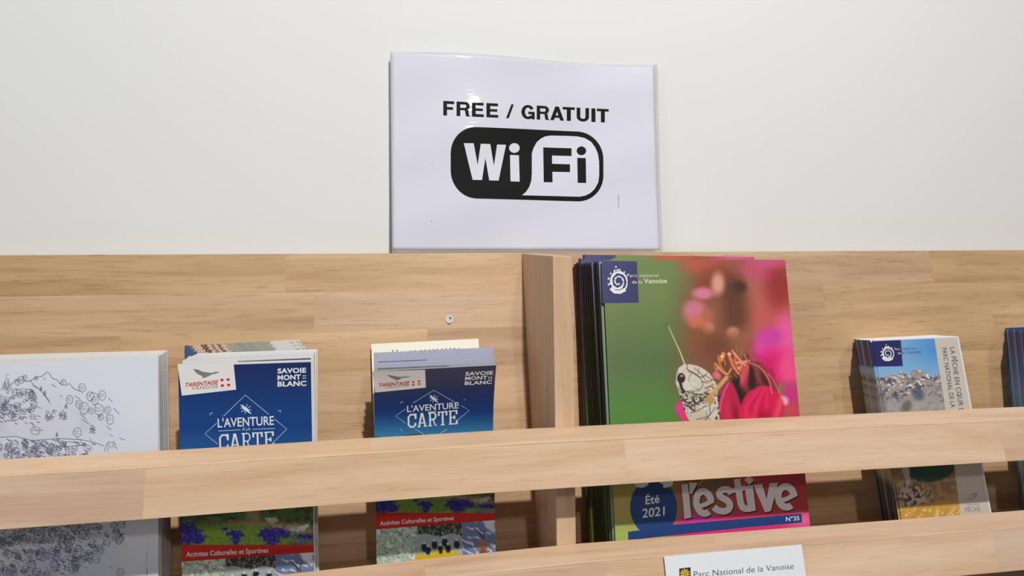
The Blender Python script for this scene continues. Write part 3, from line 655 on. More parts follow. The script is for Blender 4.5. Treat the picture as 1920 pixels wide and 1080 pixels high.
def sav_decals(s, o, K, D):
    ml = D.get('ml')
    polyp(s, o, [K(p) for p in D['label']], LBL, .0002, 'logo_label', maxlen=ml)
    polyp(s, o, [K(p) for p in D['bird']], GREY, .00035, 'bird_logo', maxlen=ml)
    text(s, o, 'TARENTAISE', *[K(p) for p in D['tar']], RED, .02, 1, .15, n=.00035); text(s, o, 'VANOISE', *[K(p) for p in D['van']], GREY, .0, 1.1, n=.00035)
    for a, b in D['flag']: polyp(s, o, [K(q) for q in ((a, b), (a + D['fs'], b - 1), (a + D['fs'], b + D['fh'] - 1), (a, b + D['fh']))], RED, .00035, 'emblem')
    for wd, k in (('SAVOIE', 'sv'), ('MONT', 'mt'), ('BLANC', 'bl')): text(s, o, wd, *[K(p) for p in D[k]], WHITE, .035, 1.05, n=.0003)
    for a, b in D['dots']: polyp(s, o, circle_pts(*K((a, b)), 1.3, 1.1, 10), WHITE, .0003, 'emblem')
    draw(s, o, [([K(p) for p in l], D.get('dw', .9)) for l in D['dia']], 1, PALE, .0003, 'diamond_frame')
    cx, cy = D['cmp']; r = D['cr']; L = []
    for k in range(8):
        a = math.pi * k / 4 + .2; L.append(([K((cx + r * .45 * math.cos(a), cy + r * .4 * math.sin(a))), K((cx + r * .95 * math.cos(a), cy + r * .85 * math.sin(a)))], 1.))
    draw(s, o, L, 1, PALE, .0003, 'compass_mark'); polyp(s, o, [K(p) for p in ((cx - r, cy - r * .8), (cx + r * .2, cy - r * .2), (cx + r, cy + r * .9), (cx - r * .25, cy + r * .25))], PALE, .00032, 'compass_mark')
    text(s, o, "L'AVENTURE", *[K(p) for p in D['ave']], WHITE, .012, 1, n=.0003); text(s, o, '\u00c0 LA', *[K(p) for p in D['ala']], PALE, 0, 1, n=.0003)
    c = [K(p) for p in D['car']]; slab_text(s, o, 'CARTE', *c, WHITE)
    text(s, o, 'Activites Culturelles et Sportives', *D['act'], WHITE, .02, 1, .0, n=.0003, ref='A')
D1 = dict(label=[(58, 283), (530, 268), (553, 497), (95, 548)], bird=[(190, 322), (232, 328), (262, 343), (305, 352), (345, 356), (380, 347), (412, 347), (392, 358), (350, 368), (322, 382), (300, 392), (265, 400), (272, 386), (250, 374), (222, 362)],
    tar=[(120, 476), (400, 451), (124, 440)], van=[(178, 500), (400, 481), (177, 474)], flag=[(421, 406), (473, 402), (425, 453), (478, 448)], fs=24, fh=20,
    sv=[(902, 362), (1143, 355), (902, 318)], mt=[(902, 419), (1098, 412), (902, 375)], bl=[(902, 473), (1145, 466), (902, 428)], dots=[(1120, 381), (1136, 380), (1120, 401), (1136, 400)],
    dia=[[(445, 722), (630, 543), (828, 705)], [(878, 745), (980, 830), (868, 940)], [(388, 780), (290, 870), (396, 955)], [(335, 715), (333, 698), (358, 694)], [(905, 676), (928, 674), (928, 690)], [(400, 846), (590, 836)], [(690, 832), (880, 824)]],
    cmp=(635, 660), cr=50, ave=[(398, 818), (872, 795), (396, 738)], ala=[(605, 843), (672, 840), (605, 812)], car=[(402, 1012), (880, 985), (398, 872)],
    act=[(349, 1044.2), (503, 1036), (349, 1034.5)])
def C3(p): return (320 + p[0] / 6.4, 920 + p[1] / 6.4)
s1 = Sheet((334, 683), (585, 674.5), .682, .685, L2=(341, 1060))
def sav1p(X, Y):
    im = sav_paint(X, Y); ul, vt = 583.0, 0
    return im
def with_margin(s, paint):
    def f(X, Y):
        im = paint(X, Y); return im
    return f
def cover_grid(name, s, paint, nu, nv, margin=(0, 0), v1=1., n=.0001):
    """paint with white margins on the right and top, given in metres"""
    cnt = {}
    def p(X, Y):
        im = paint(X, Y); u = np.linspace(0, s.W, nu)[None, :] + 0 * X; v = np.linspace(0, s.H * v1, nv)[:, None] + 0 * X
        im = mixin(im, ((u > s.W - margin[0]) | (v < margin[1])) * 1., (228, 230, 232)); return im
    return grid_mesh(name, s, p, nu, nv, 0, v1, n)
# back of the stack: three leaflets with a mountain picture, then seven copies, then the front one
def back_paint(X, Y):
    n = fbm(X / 9, Y / 6); im = base(X, (150, 152, 140)); im = mixin(im, np.clip((n - .45) * 5, 0, 1) * .5, (118, 130, 112))
    im = mixin(im, np.clip((X - 505) / 4, 0, 1), (204, 202, 196)); im = mixin(im, np.clip((n - .55) * 12, 0, 1) * np.clip((X - 540) / 5, 0, 1) * .6, (120, 120, 112))
    im = mixin(im, np.clip((432 - X) / 8, 0, 1), (205, 180, 160)); im = mixin(im, np.clip((fbm(X / 7, Y / 3) - .55) * 14, 0, 1) * np.clip((432 - X) / 8, 0, 1), (98, 62, 50))
    pol(im, X, Y, [(330, 640), (356, 648), (380, 668), (380, 700), (330, 700)], (66, 82, 120), 1.); return im
def lerp(a, b, t): return a + (b - a) * t
def stack_member(s, mesh_b, kids, name, mats, label, group):
    o = thing_at(name, mesh_b, s, mats, label, 'brochure', group)
    for km, mt, nm in kids:
        c = bpy.data.objects.new(nm, km); C.objects.link(c); c.parent = o
        if not km.materials: km.materials.append(mt)
    return o
sb = Sheet((346, 648), (562, 636.5), .771, .716, L2=(352, 1000))
bb = body_mesh('leaflet', sb, .0022, back_paint, 30, (214, 210, 204)); bc = grid_mesh('cover', sb, back_paint, 120, 60, 0, .4)
for TL_, TR_, Yt, Yb, tx in (((346, 648), (562, 636.5), .771, .720, 'leaflet with mountain photo at the back of the left guide stack, standing tallest'),
                       ((349, 652.5), (571, 643), .766, .7165, 'leaflet with mountain photo second from the back of the left guide stack'),
                       ((354, 657.5), (588, 648), .761, .713, 'leaflet with mountain photo third from back, its right corner sticking out of the left stack')):
    q = Sheet(TL_, TR_, Yt, Yb, L2=(TL_[0] + 6, 1000)); 
    stack_member(q, bb, [(bc, GLOSS, 'cover')], 'leaflet', [GLOSS], tx, 'mountain leaflets in the left guide stack')
b1 = body_mesh('adventure_guide', s1, .0040, sav1p, 60, (218, 216, 210)); g1c = cover_grid('cover', s1, sav1p, 110, 190, (.0022, .0026))
lab_me = None
mids = [((369, 662.5), (589, 655)), ((364, 665), (590, 656.5)), ((360, 667), (590, 658)), ((353, 668), (590, 659.5)), ((350, 671), (590.5, 661)), ((346, 673.5), (590, 663)), ((342, 676), (589, 665.5))]
for k, (a, b) in enumerate(mids):
    t = (k + .6) / 7.6; Yt = lerp(.757, .684, t); Yb = lerp(.711, .688, t)
    q = Sheet(a, b, Yt, Yb, L2=(a[0] + 7, 1060)); q.W = s1.W
    o = stack_member(q, b1, [(g1c, GLOSS, 'cover')], 'adventure_guide', [GLOSS], 'blue adventure guide behind the front copy of the left stack, only white edge showing', 'guides behind the front copy of the left stack')
    c = bpy.data.objects.new('logo_label', bpy.data.meshes.get('sav_label') or mesh('sav_label', [(0.0002, -.00025, -.0002), (.0462, -.00025, -.0002), (.0475, -.00025, -.022), (.0022, -.00025, -.026)], [(3, 2, 1, 0)])); C.objects.link(c); c.parent = o
    if not c.data.materials: c.data.materials.append(LBL)
o1 = thing_at('adventure_guide', body_mesh('adventure_guide_front', s1, .0026, sav1p, 60, (218, 216, 210)), s1, [GLOSS], "front blue L'AVENTURE A LA CARTE guide of the left stack, beside the village map", 'brochure')
child('cover', cover_grid('cover', s1, sav1p, 300, 480, (.0010, .0018)), o1, [GLOSS]); sav_decals(s1, o1, C1, D1)
# second stack: front copy curls toward the reader at its top
def curl(u, v): return .027 * np.clip(1 - v / .34, 0, 1) ** 1.7
s2 = Sheet((700.8, 691.5), (922, 680.5), .690, .682, L2=(706, 1040), bend=curl)
def can2(X, Y):
    xl = np.interp(Y, [690, 810, 1050], [698, 700, 707]); w = np.interp(Y, [690, 810, 1050], [235, 218, 221])
    return 336 + (X - xl) / w * 248, np.interp(Y, [688, 736, 803, 925, 962, 1050, 1100], [678, 741, 850, 975, 1022, 1112, 1162])
def sav2p(X, Y):
    Xc, Yc = can2(X, Y); im = sav_paint(Xc, Yc)
    top = Yc < 880; d = base(X, (22, 40, 88)); d = mixin(d, np.clip((Y - 710) / 60, 0, 1), (20, 58, 122)); d = mixin(d, np.clip((Y - 770) / 45, 0, 1), (56, 130, 176))  # printed blue gradient, its top darkened to paint in the curl's shade
    r = 816 - 5 * np.exp(-((X - 872) / 25) ** 2) - 3 * np.sin(X / 20); d = mixin(d, np.clip((Y - r) / 1.5, 0, 1), (28, 50, 66))
    d = mixin(d, np.clip((Y - 850) / 20, 0, 1), (84, 106, 66)); k = np.clip((930 - Y) / 12, 0, 1)[..., None]
    return im * (1 - k) + d * k
D2 = dict(label=[(80, 345), (527, 329), (533, 480), (105, 522)], bird=[(203, 372), (262, 381), (312, 390), (345, 388), (405, 384), (378, 392), (330, 399), (305, 414), (268, 419), (276, 410), (242, 398)],
    tar=[(135, 476), (395, 456), (138, 444)], van=[(190, 487), (392, 468), (190, 478)], flag=[(417, 427), (465, 420), (417, 450), (467, 444)], fs=20, fh=13,
    sv=[(865, 381), (1098, 371), (868, 348)], mt=[(862, 419), (1050, 410), (865, 388)], bl=[(860, 460), (1088, 449), (862, 428)], dots=[(1066, 392), (1086, 391), (1066, 405), (1086, 404)],
    dia=[[(425, 610), (600, 502), (815, 625)], [(830, 632), (900, 672), (800, 755)], [(362, 660), (278, 720), (360, 780)], [(440, 828), (515, 875)], [(712, 830), (655, 866)], [(318, 615), (322, 602), (345, 600)], [(850, 582), (868, 582)], [(318, 832), (335, 842)]], dw=.7,
    cmp=(600, 573), cr=40, ave=[(375, 689), (808, 656), (374, 632)], ala=[(565, 692), (622, 687), (565, 673)], car=[(372, 826), (806, 790), (370, 702)],
    act=[(712.3, 985.5), (850.8, 975), (712.3, 977)], ml=.004)
o2 = thing_at('adventure_guide', body_mesh('adventure_guide_curled', s2, .0024, sav2p, 60, (214, 216, 222)), s2, [GLOSS], "front blue L'AVENTURE A LA CARTE guide left of the divider, its top curling forward", 'brochure')
child('cover', cover_grid('cover', s2, sav2p, 280, 460, (.0, .0005)), o2, [GLOSS]); sav_decals(s2, o2, C2, D2)
def leaf_paint(X, Y): return base(X, (218, 221, 234))
q0 = Sheet((696, 645), (897, 635), .768, .712, L2=(702, 820))
cream = thing_at('cream_sheet', body_mesh('cream_sheet', q0, .0008, None, 6, (240, 236, 222), False), q0, [MATTE], 'cream card standing tallest at the back of the stack left of the divider', 'card')
DK = plain('dark_grey_ink', (70, 70, 78), .6)
L = [([(735.5, 657), (737.5, 658.6)], 2.4), ([(743.5, 656.6), (745.5, 658.2)], 2.4), ([(843.6, 652.5), (845.4, 655)], 2.), ([(858, 655.5), (860.5, 652.5)], 1.6)]
for x in (770, 778, 790, 797, 806, 813, 820, 829, 836, 852): L.append(([(x - 2.2, 659.5 - (x - 770) * .06), (x, 657.3 - (x - 770) * .06), (x + 2.2, 659.4 - (x - 770) * .06)], 1.2))
draw(q0, cream, L, 1, DK, .0002, 'lettering')
cb = lambda u, v: .024 * np.clip(1 - v / .34, 0, 1) ** 1.7
wtop = [(4.8, 662.5, 652.5), (4.0, 667, 656.5), (3.2, 672, 660.5), (2.4, 676.5, 665), (1.6, 682, 670.5), (.8, 689, 677)]
for k, (dx, yl, yr) in enumerate(wtop):
    Yt = lerp(.727, .6945, k / 5)
    q = Sheet((701.5 - dx * .1, yl - 2.4), (920.5 - dx * .3, yr - 2.4), Yt, lerp(.716, .688, k / 5), L2=(707, 1040), bend=cb)
    o = thing_at('white_leaflet', body_mesh('white_leaflet', q, .0016, None, 40, (214, 217, 232)), q, [MATTE],
        'white leaflet with a thin line and corner mark, right behind the curled blue guide' if k == 5 else 'white leaflet with a single thin printed line, midway in the stack left of the divider' if k == 3 else 'plain white leaflet sandwiched between the cream card and the curled blue guide', 'leaflet', 'white leaflets left of the divider')
    if k in (3, 5):
        y0 = yl + (1.2 if k == 5 else 1.0); L = [([(709, y0 + 1.0), (760, y0 - .9), (800, y0 - 2.8)] + ([(842, y0 - 4.5)] if k == 5 else []), .8)]
        if k == 5: L.append(([(709.3, y0 + 1.2), (710, y0 + 6)], .9))
        draw(q, o, L, 1, plain('thin_line_ink', (96, 100, 120), .6), .0003, 'printed_line')

# ---- national park magazine
def mag_paint(X, Y):
    im = base(X, (108, 132, 72)); im = mixin(im, np.clip((Y - 560) / 110, 0, 1), (88, 114, 66)); im = mixin(im, np.clip((Y - 690) / 80, 0, 1), (84, 134, 58)); 
    im = mixin(im, np.clip((1160 - X) / 60, 0, 1) * .3, (110, 150, 84))
    rgt = np.clip((X - 1236 - np.clip(560 - Y, 0, 60) * .35) / 82, 0, 1); rgt = rgt * rgt * (3 - 2 * rgt); im = mixin(im, rgt * np.clip((800 - Y) / 80, 0, 1), (132, 84, 60))
    B = lambda *a, **k: blob(im, X, Y, *a, **k)
    B(1410, 590, 60, 75, (178, 108, 84), soft=.8); B(1460, 600, 50, 80, (196, 92, 88), soft=.7); B(1440, 500, 60, 30, (196, 84, 112), soft=.7); B(1462, 535, 26, 42, (150, 48, 46), soft=.7, amt=.85)
    B(1450, 487, 30, 14, (210, 88, 136), soft=.7, amt=.8); B(1322, 492, 46, 24, (186, 88, 70), soft=.6); B(1368, 495, 22, 16, (150, 90, 66), soft=.7, amt=.7)
    B(1345, 530, 36, 30, (140, 66, 46), soft=.7); B(1375, 545, 20, 26, (96, 62, 42), soft=.8); B(1386, 538, 12, 10, (60, 38, 28), soft=.7, amt=.9); B(1378, 590, 26, 46, (98, 56, 38), soft=.8, amt=.9)
    B(1318, 550, 20, 11, (214, 122, 150), soft=.5); B(1346, 532, 12, 20, (214, 156, 134), soft=.6); B(1303, 585, 22, 22, (204, 116, 116), soft=.5); B(1300, 578, 15, 12, (208, 118, 150), soft=.6, amt=.7)
    B(1326, 596, 12, 16, (180, 100, 82), soft=.6); B(1308, 606, 15, 10, (214, 112, 74), soft=.7); B(1328, 616, 11, 11, (212, 138, 120), soft=.5); B(1374, 624, 12, 11, (200, 136, 112), soft=.5)
    B(1320, 640, 26, 26, (142, 82, 50), soft=.7, amt=.8); B(1350, 650, 34, 22, (112, 66, 44), soft=.8, amt=.8); B(1400, 640, 30, 20, (160, 98, 74), soft=.8, amt=.8); B(1420, 655, 20, 20, (150, 70, 60), soft=.8, amt=.7)
    B(1448, 650, 34, 34, (228, 74, 168), soft=.4); B(1476, 640, 26, 50, (238, 92, 156), soft=.5); B(1446, 632, 22, 18, (206, 66, 160), soft=.6, amt=.9); B(1455, 690, 42, 34, (226, 32, 116), soft=.5); B(1483, 690, 24, 34, (240, 80, 140), soft=.5)
    B(1462, 735, 24, 16, (160, 110, 80), soft=.6); B(1484, 742, 16, 24, (204, 52, 130), soft=.6); B(1486, 775, 20, 20, (206, 70, 88), soft=.6); B(1468, 752, 10, 9, (240, 178, 206), soft=.5)
    # dark heart of the flower and red petals
    nn = fbm(X / 6., Y / 9., 3); n3 = fbm(X / 2.6 + Y / 8, Y / 3.4, 3)
    pol(im, X, Y, smooth([(1376, 700), (1392, 682), (1412, 676), (1434, 684), (1450, 704), (1460, 730), (1452, 760), (1420, 790), (1380, 790), (1370, 740)], 2), (150, 54, 60), 3.)
    im = mixin(im, np.clip((nn - .45) * 6, 0, 1) * np.clip(1.5 - np.sqrt(((X - 1412) / 36) ** 2 + ((Y - 712) / 34) ** 2), 0, 1) * .8, (92, 44, 38))
    B(1406, 706, 9, 36, (54, 28, 24), soft=.5, rot=-.22); B(1428, 704, 7, 24, (126, 70, 52), soft=.6, rot=-.4); B(1436, 716, 6, 20, (70, 36, 32), soft=.6, rot=-.5); B(1386, 732, 13, 44, (44, 26, 22), soft=.45, rot=-.16); B(1442, 706, 6, 22, (170, 40, 60), soft=.5, rot=-.5)
    pol(im, X, Y, smooth([(1350, 736), (1360, 716), (1374, 716), (1384, 742), (1392, 768), (1402, 806), (1352, 806), (1345, 775)], 2), (192, 30, 74), 2.2); B(1366, 770, 10, 26, (214, 44, 84), soft=.8, rot=-.2, amt=.7); B(1380, 780, 6, 24, (140, 18, 50), soft=.7, rot=-.25, amt=.8)
    stroke(im, X, Y, [(1349, 776), (1352, 752), (1358, 734), (1366, 718)], 2.4, (234, 96, 166), 1.4)
    pol(im, X, Y, smooth([(1386, 772), (1392, 750), (1404, 734), (1422, 725), (1440, 722), (1454, 732), (1466, 748), (1472, 762), (1466, 780), (1456, 806), (1384, 806)], 3), (220, 26, 82), 2.4)
    for a, c, am in ((1400, (240, 56, 116), .6), (1409, (186, 14, 58), .6), (1418, (242, 70, 126), .6), (1428, (196, 16, 62), .5), (1436, (238, 52, 110), .6), (1446, (206, 22, 66), .5)):
        stroke(im, X, Y, [(1434 + (a - 1420) * .35, 728), (a, 760), (a - 4, 800)], 4.5, c, 3., am)
    B(1432, 780, 12, 12, (168, 14, 54), soft=.8, amt=.7); B(1408, 790, 9, 12, (236, 80, 100), soft=.8, amt=.6); stroke(im, X, Y, [(1464, 750), (1458, 772), (1448, 798)], 9, (240, 116, 104), 5, .65)
    B(1396, 700, 7, 25, (216, 84, 104), rot=.22, soft=.4); B(1398, 716, 5, 18, (180, 50, 76), rot=.2, soft=.6, amt=.7)
    stroke(im, X, Y, chaikin([(1404, 680), (1422, 686), (1436, 700), (1444, 718), (1447, 738)]), 2.2, (228, 116, 146), 1.2); stroke(im, X, Y, chaikin([(1440, 700), (1450, 712), (1454, 722), (1462, 736)]), 2, (220, 120, 150), 1., .8)
    # tangle of stamens
    B(1362, 688, 26, 22, (122, 66, 42), soft=.6, amt=.8)
    rs = random.Random(5)
    for q in range(26):
        a, b = rs.uniform(1338, 1400), rs.uniform(662, 702); L_ = rs.uniform(8, 20); t_ = rs.uniform(.7, 1.9)
        stroke(im, X, Y, [(a, b), (a + L_ * .4 * math.cos(t_), b + L_ * .5), (a + L_ * math.cos(t_), b + L_ * math.sin(t_))], rs.uniform(1.2, 3), rs.choice([(214, 120, 72), (232, 160, 110), (150, 84, 52), (198, 90, 70), (110, 56, 40), (240, 180, 140)]), .8, .75)
    for p, w, c in (([(1366, 662), (1372, 682), (1384, 700)], 5, (226, 132, 92)), ([(1379, 664), (1378, 680), (1388, 696)], 4.5, (214, 104, 82)), ([(1347, 668), (1350, 688), (1362, 702)], 4, (206, 120, 66)), ([(1373, 658), (1384, 672), (1396, 684)], 4, (238, 152, 110)),
                    ([(1380, 680), (1392, 679), (1404, 677)], 5, (238, 146, 124)), ([(1342, 682), (1352, 696), (1364, 704), (1370, 692)], 2.6, (226, 170, 116)), ([(1336, 686), (1344, 698), (1348, 708)], 2.4, (150, 90, 60)), ([(1402, 664), (1403, 682)], 1.6, (110, 46, 46)), ([(1356, 664), (1353, 674)], 8, (224, 144, 78)), ([(1388, 668), (1392, 658), (1390, 652)], 1.2, (190, 130, 90)), ([(1380, 652), (1384, 660)], 1.1, (190, 130, 90))):
        stroke(im, X, Y, chaikin(p), w, c, 1., .95)
    B(1354, 668, 3, 2.4, (250, 210, 160), soft=.5); B(1368, 664, 3, 2.4, (250, 196, 160), soft=.5); B(1386, 690, 3, 3, (240, 160, 130), soft=.5)
    # pink sliver left of the insect
    pol(im, X, Y, [(1267, 762), (1276, 748), (1286, 770), (1298, 802), (1284, 802)], (236, 48, 116), 1.5); B(1272, 768, 6, 8, (214, 60, 150), soft=.6)
    # grasshopper
    wh = (214, 206, 190); dk = (46, 40, 34)
    pol(im, X, Y, [(1268, 704), (1272, 690), (1282, 683), (1295, 683), (1308, 686), (1320, 692), (1330, 700), (1336, 708), (1342, 718), (1346, 728), (1345, 745), (1348, 770), (1350, 802), (1296, 802), (1286, 776), (1278, 752), (1272, 732), (1267, 718)], wh, 1.)
    n = fbm(X / 3.2, Y / 3.2, 3); body = np.clip((Y - 733) / 4, 0, 1) * np.clip((X - 1272) / 4, 0, 1) * np.clip((1352 - X) / 4, 0, 1) * (X > 1266 + (Y - 720) * .32)
    im = mixin(im, body * np.clip((n - .53) * 12, 0, 1) * .85, dk); im = mixin(im, np.clip((fbm(X / 2.2 + 5, Y / 2.6, 2) - .5) * 4, -1, 1).clip(0, 1) * (X > 1266) * np.clip((Y - 684) / 3, 0, 1) * np.clip((1340 - X) / 6, 0, 1) * (X > 1266 + (Y - 720) * .32) * (Y > 690 + np.clip(X - 1310, 0, 99) * .7) * .28, (150, 140, 126))
    B(1317, 764, 13, 11, (216, 208, 192), soft=.3, rot=-.4); B(1308, 780, 18, 11, (204, 192, 170), soft=.25, rot=-.35); B(1336, 772, 9, 14, (212, 206, 194), soft=.3)
    for p, w in (([(1272, 726), (1276, 735), (1290, 734), (1312, 732), (1318, 722), (1313, 708), (1300, 698), (1290, 696)], 1.6), ([(1288, 692), (1300, 700), (1312, 708), (1324, 704)], 1.8), ([(1284, 734), (1300, 738), (1318, 740), (1328, 748)], 2.2), ([(1276, 742), (1284, 752), (1290, 756), (1300, 752), (1304, 758)], 3.2), ([(1282, 758), (1292, 762), (1302, 772)], 3.), ([(1294, 774), (1308, 770), (1326, 760)], 1.8), ([(1330, 760), (1332, 776), (1322, 788)], 1.8), ([(1300, 746), (1304, 758), (1316, 750)], 4), ([(1318, 716), (1326, 718), (1336, 712)], 2), ([(1322, 728), (1332, 724), (1340, 730)], 2.6), ([(1318, 796), (1330, 792), (1344, 798)], 5), ([(1310, 690), (1308, 704)], 1), ([(1326, 700), (1318, 706)], 1.2), ([(1290, 790), (1296, 802)], 2)):
        stroke(im, X, Y, p, w * .8, (66, 58, 50), .8, .85)
    im = mixin(im, np.clip(1.3 - np.sqrt(((X - 1300) / 30) ** 2 + ((Y - 752) / 13) ** 2), 0, 1) * np.clip((fbm(X / 5., Y / 3., 2) - .48) * 9, 0, 1) * (X > 1268 + (Y - 720) * .32) * .8, (58, 50, 44))
    for p, w in (([(1302, 690), (1312, 698), (1322, 712)], 1.2), ([(1296, 700), (1290, 712), (1296, 724), (1310, 730)], 1.2), ([(1326, 706), (1334, 712), (1342, 712)], 1.5), ([(1320, 736), (1330, 742), (1344, 740)], 2.6), ([(1306, 786), (1320, 784), (1334, 776), (1340, 764)], 1.6), ([(1332, 788), (1338, 796)], 3)): stroke(im, X, Y, chaikin(p), w, (84, 74, 64), .9, .8)
    B(1293, 722, 14, 8, (222, 214, 198), soft=.5, amt=.7); B(1277, 709, 7.5, 9.5, (48, 30, 30), soft=.15); stroke(im, X, Y, [(1275, 716), (1278, 728), (1282, 734)], 5, (44, 34, 30), .9); B(1278, 705, 3, 2, (180, 160, 160), soft=.5)
    stroke(im, X, Y, [(1362, 708), (1350, 722), (1336, 738), (1328, 748)], 7.5, (206, 162, 112), 1.); B(1331, 750, 9, 7, (190, 148, 84), soft=.3); B(1344, 704, 8, 6, (226, 110, 124), soft=.4, rot=.5)
    for a, b in ((1326, 716), (1336, 722), (1328, 732), (1342, 738)): B(a, b, 4, 3, (196, 150, 110), soft=.4)
    stroke(im, X, Y, [(1284, 684), (1276, 662), (1266, 640), (1250, 605)], 2.8, (204, 206, 160), .7, 1, .5); stroke(im, X, Y, [(1252, 612), (1250, 605)], 2, (80, 70, 60), .6); stroke(im, X, Y, [(1288, 692), (1288, 676), (1296, 656)], 2., (130, 100, 80), .8, .8)
    # lower part
    w = np.clip((Y - 850) / 20, 0, 1); lo = base(X, (166, 164, 78)); blob(lo, X, Y, 1165, 930, 14, 50, (176, 164, 84), 0, .7); lo = mixin(lo, np.clip((X - 1230) / 60, 0, 1), (150, 92, 58)); lo = mixin(lo, np.clip((X - 1340) / 60, 0, 1), (188, 62, 60))
    lo = mixin(lo, np.clip((X - 1450) / 50, 0, 1) * .6, (170, 40, 56)); blob(lo, X, Y, 1400, 905, 18, 26, (214, 60, 66), 0, .7); blob(lo, X, Y, 1340, 905, 28, 18, (126, 98, 66), 0, .8)
    lo = mixin(lo, np.clip((Y - 955) / 22, 0, 1) * np.clip((X - 1250) / 40, 0, 1), (226, 52, 122)); blob(lo, X, Y, 1310, 972, 30, 8, (200, 60, 170), 0, .8); blob(lo, X, Y, 1505, 975, 30, 14, (240, 100, 160), 0, .8); lo = mixin(lo, np.clip((Y - 975) / 30, 0, 1) * np.clip((1250 - X) / 20, 0, 1), (168, 190, 96))
    for p in ([(1170, 898), (1176, 912)], [(1180, 900), (1186, 910)], [(1318, 900), (1308, 912)]): stroke(lo, X, Y, p, 1.6, (220, 190, 90), .6)
    im = im * (1 - w[..., None]) + lo * w[..., None]
    return im
M0 = Sheet((1130, 488), (1472, 487), .716, .661, L2=(1154, 1012))
def mag_spine_shaded(X, Y, d=1.):
    im = base(X, (24, 34, 22)); im = mixin(im, np.clip((572 - Y) / 3, 0, 1), (26, 28, 54)); im = mixin(im, np.clip((Y - 890) / 20, 0, 1), (70, 92, 40)); return im  # green and navy taken near black: shade on the spines put into the colour
def mag_full(X, Y):
    im = mag_paint(X, Y); pol(im, X, Y, [(1100, 470), (1194, 470), (1197, 568), (1100, 569)], (44, 48, 104), .8); return im
mb = body_mesh('magazine', M0, .0042, mag_spine_shaded, 60, (206, 206, 200)); mc = grid_mesh('cover', M0, mag_full, 130, 160, u0=.014)  # cover starts inset, leaving a strip of the shade-darkened spine colour
SPINES = [(60, 40, 52), (96, 34, 40)]
mlist = [((1076.5, 495), (1408, 489)), ((1081, 492), (1412, 488.5)), ((1093.5, 477.5), (1436, 482)), ((1085.5, 484.5), (1424, 485)), ((1090, 494), (1430, 489)), ((1094, 493.5), (1432, 488)), ((1098, 492), (1440, 487.5)), ((1102, 493), (1446, 488)), ((1106, 492), (1450, 487.5)), ((1110, 493.5), (1454, 488)), ((1114, 490.5), (1458, 487)), ((1118, 490), (1462, 487.5)), ((1123, 490), (1466, 487.2))]
bot = [1098, 1101, 1104, 1107, 1110, 1113, 1117, 1121, 1126, 1130, 1136, 1141, 1147]
STAP = plain('steel_staple', (190, 190, 190), .3, metal=.9); stm = box_mesh('staple', (-.0006, .0005, -.006), (.0002, .0026, .006), .0001)
b_pale = body_mesh('magazine_pale', M0, .0042, lambda X, Y: mixin(base(X, (136, 156, 140)), np.clip((572 - Y) / 3, 0, 1), (140, 150, 178)), 40, (200, 200, 192))
b_red = body_mesh('magazine_red', M0, .0042, lambda X, Y: mixin(base(X, (74, 26, 32)), np.clip((Y - 880) / 20, 0, 1), (60, 64, 40)), 40, (200, 196, 192))
n = len(mlist)
for k, (a, b) in enumerate(mlist):
    t = k / (n - .3); Yt = lerp(.785, .716, t) - (492 - a[1]) * -.00008; Yb = lerp(.730, .661, t)
    q = Sheet(a, b, Yt, Yb, L2=(bot[k], 1000))
    red = k in (0, 1); pale = k in (n - 1, n - 4)
    lbl = ('dark red spine magazine at the very back of the pile beside the divider' if k == 0 else 'dark red spine magazine second from the back of the pile beside the divider') if red else ('park magazine with its navy corner standing highest above the pile' if k == 2 else 'park magazine with navy corner second highest at the back of the pile' if k == 3 else 'park magazine in the pile behind the front copy, only its spine edge showing')
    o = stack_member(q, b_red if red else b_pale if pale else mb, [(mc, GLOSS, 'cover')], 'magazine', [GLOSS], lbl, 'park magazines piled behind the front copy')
    o['category'] = 'magazine'
    for zz in (-.085 - .002 * (k % 3), -.205):
        c = bpy.data.objects.new('staple', stm); C.objects.link(c); c.parent = o; c.location = (0, 0, zz)
        if not stm.materials: stm.materials.append(STAP)
om = thing_at('magazine', body_mesh('magazine_front', M0, .0022, mag_paint, 70, (215, 214, 208)), M0, [GLOSS], "front park magazine with grasshopper on pink flower and l'estive title", 'magazine')
child('cover', grid_mesh('cover', M0, mag_paint, 380, 600, 0, 1), om, [GLOSS])
for zz in (-.086, -.205):
    c = bpy.data.objects.new('staple', stm); C.objects.link(c); c.parent = om; c.location = (0, -.0003, zz)
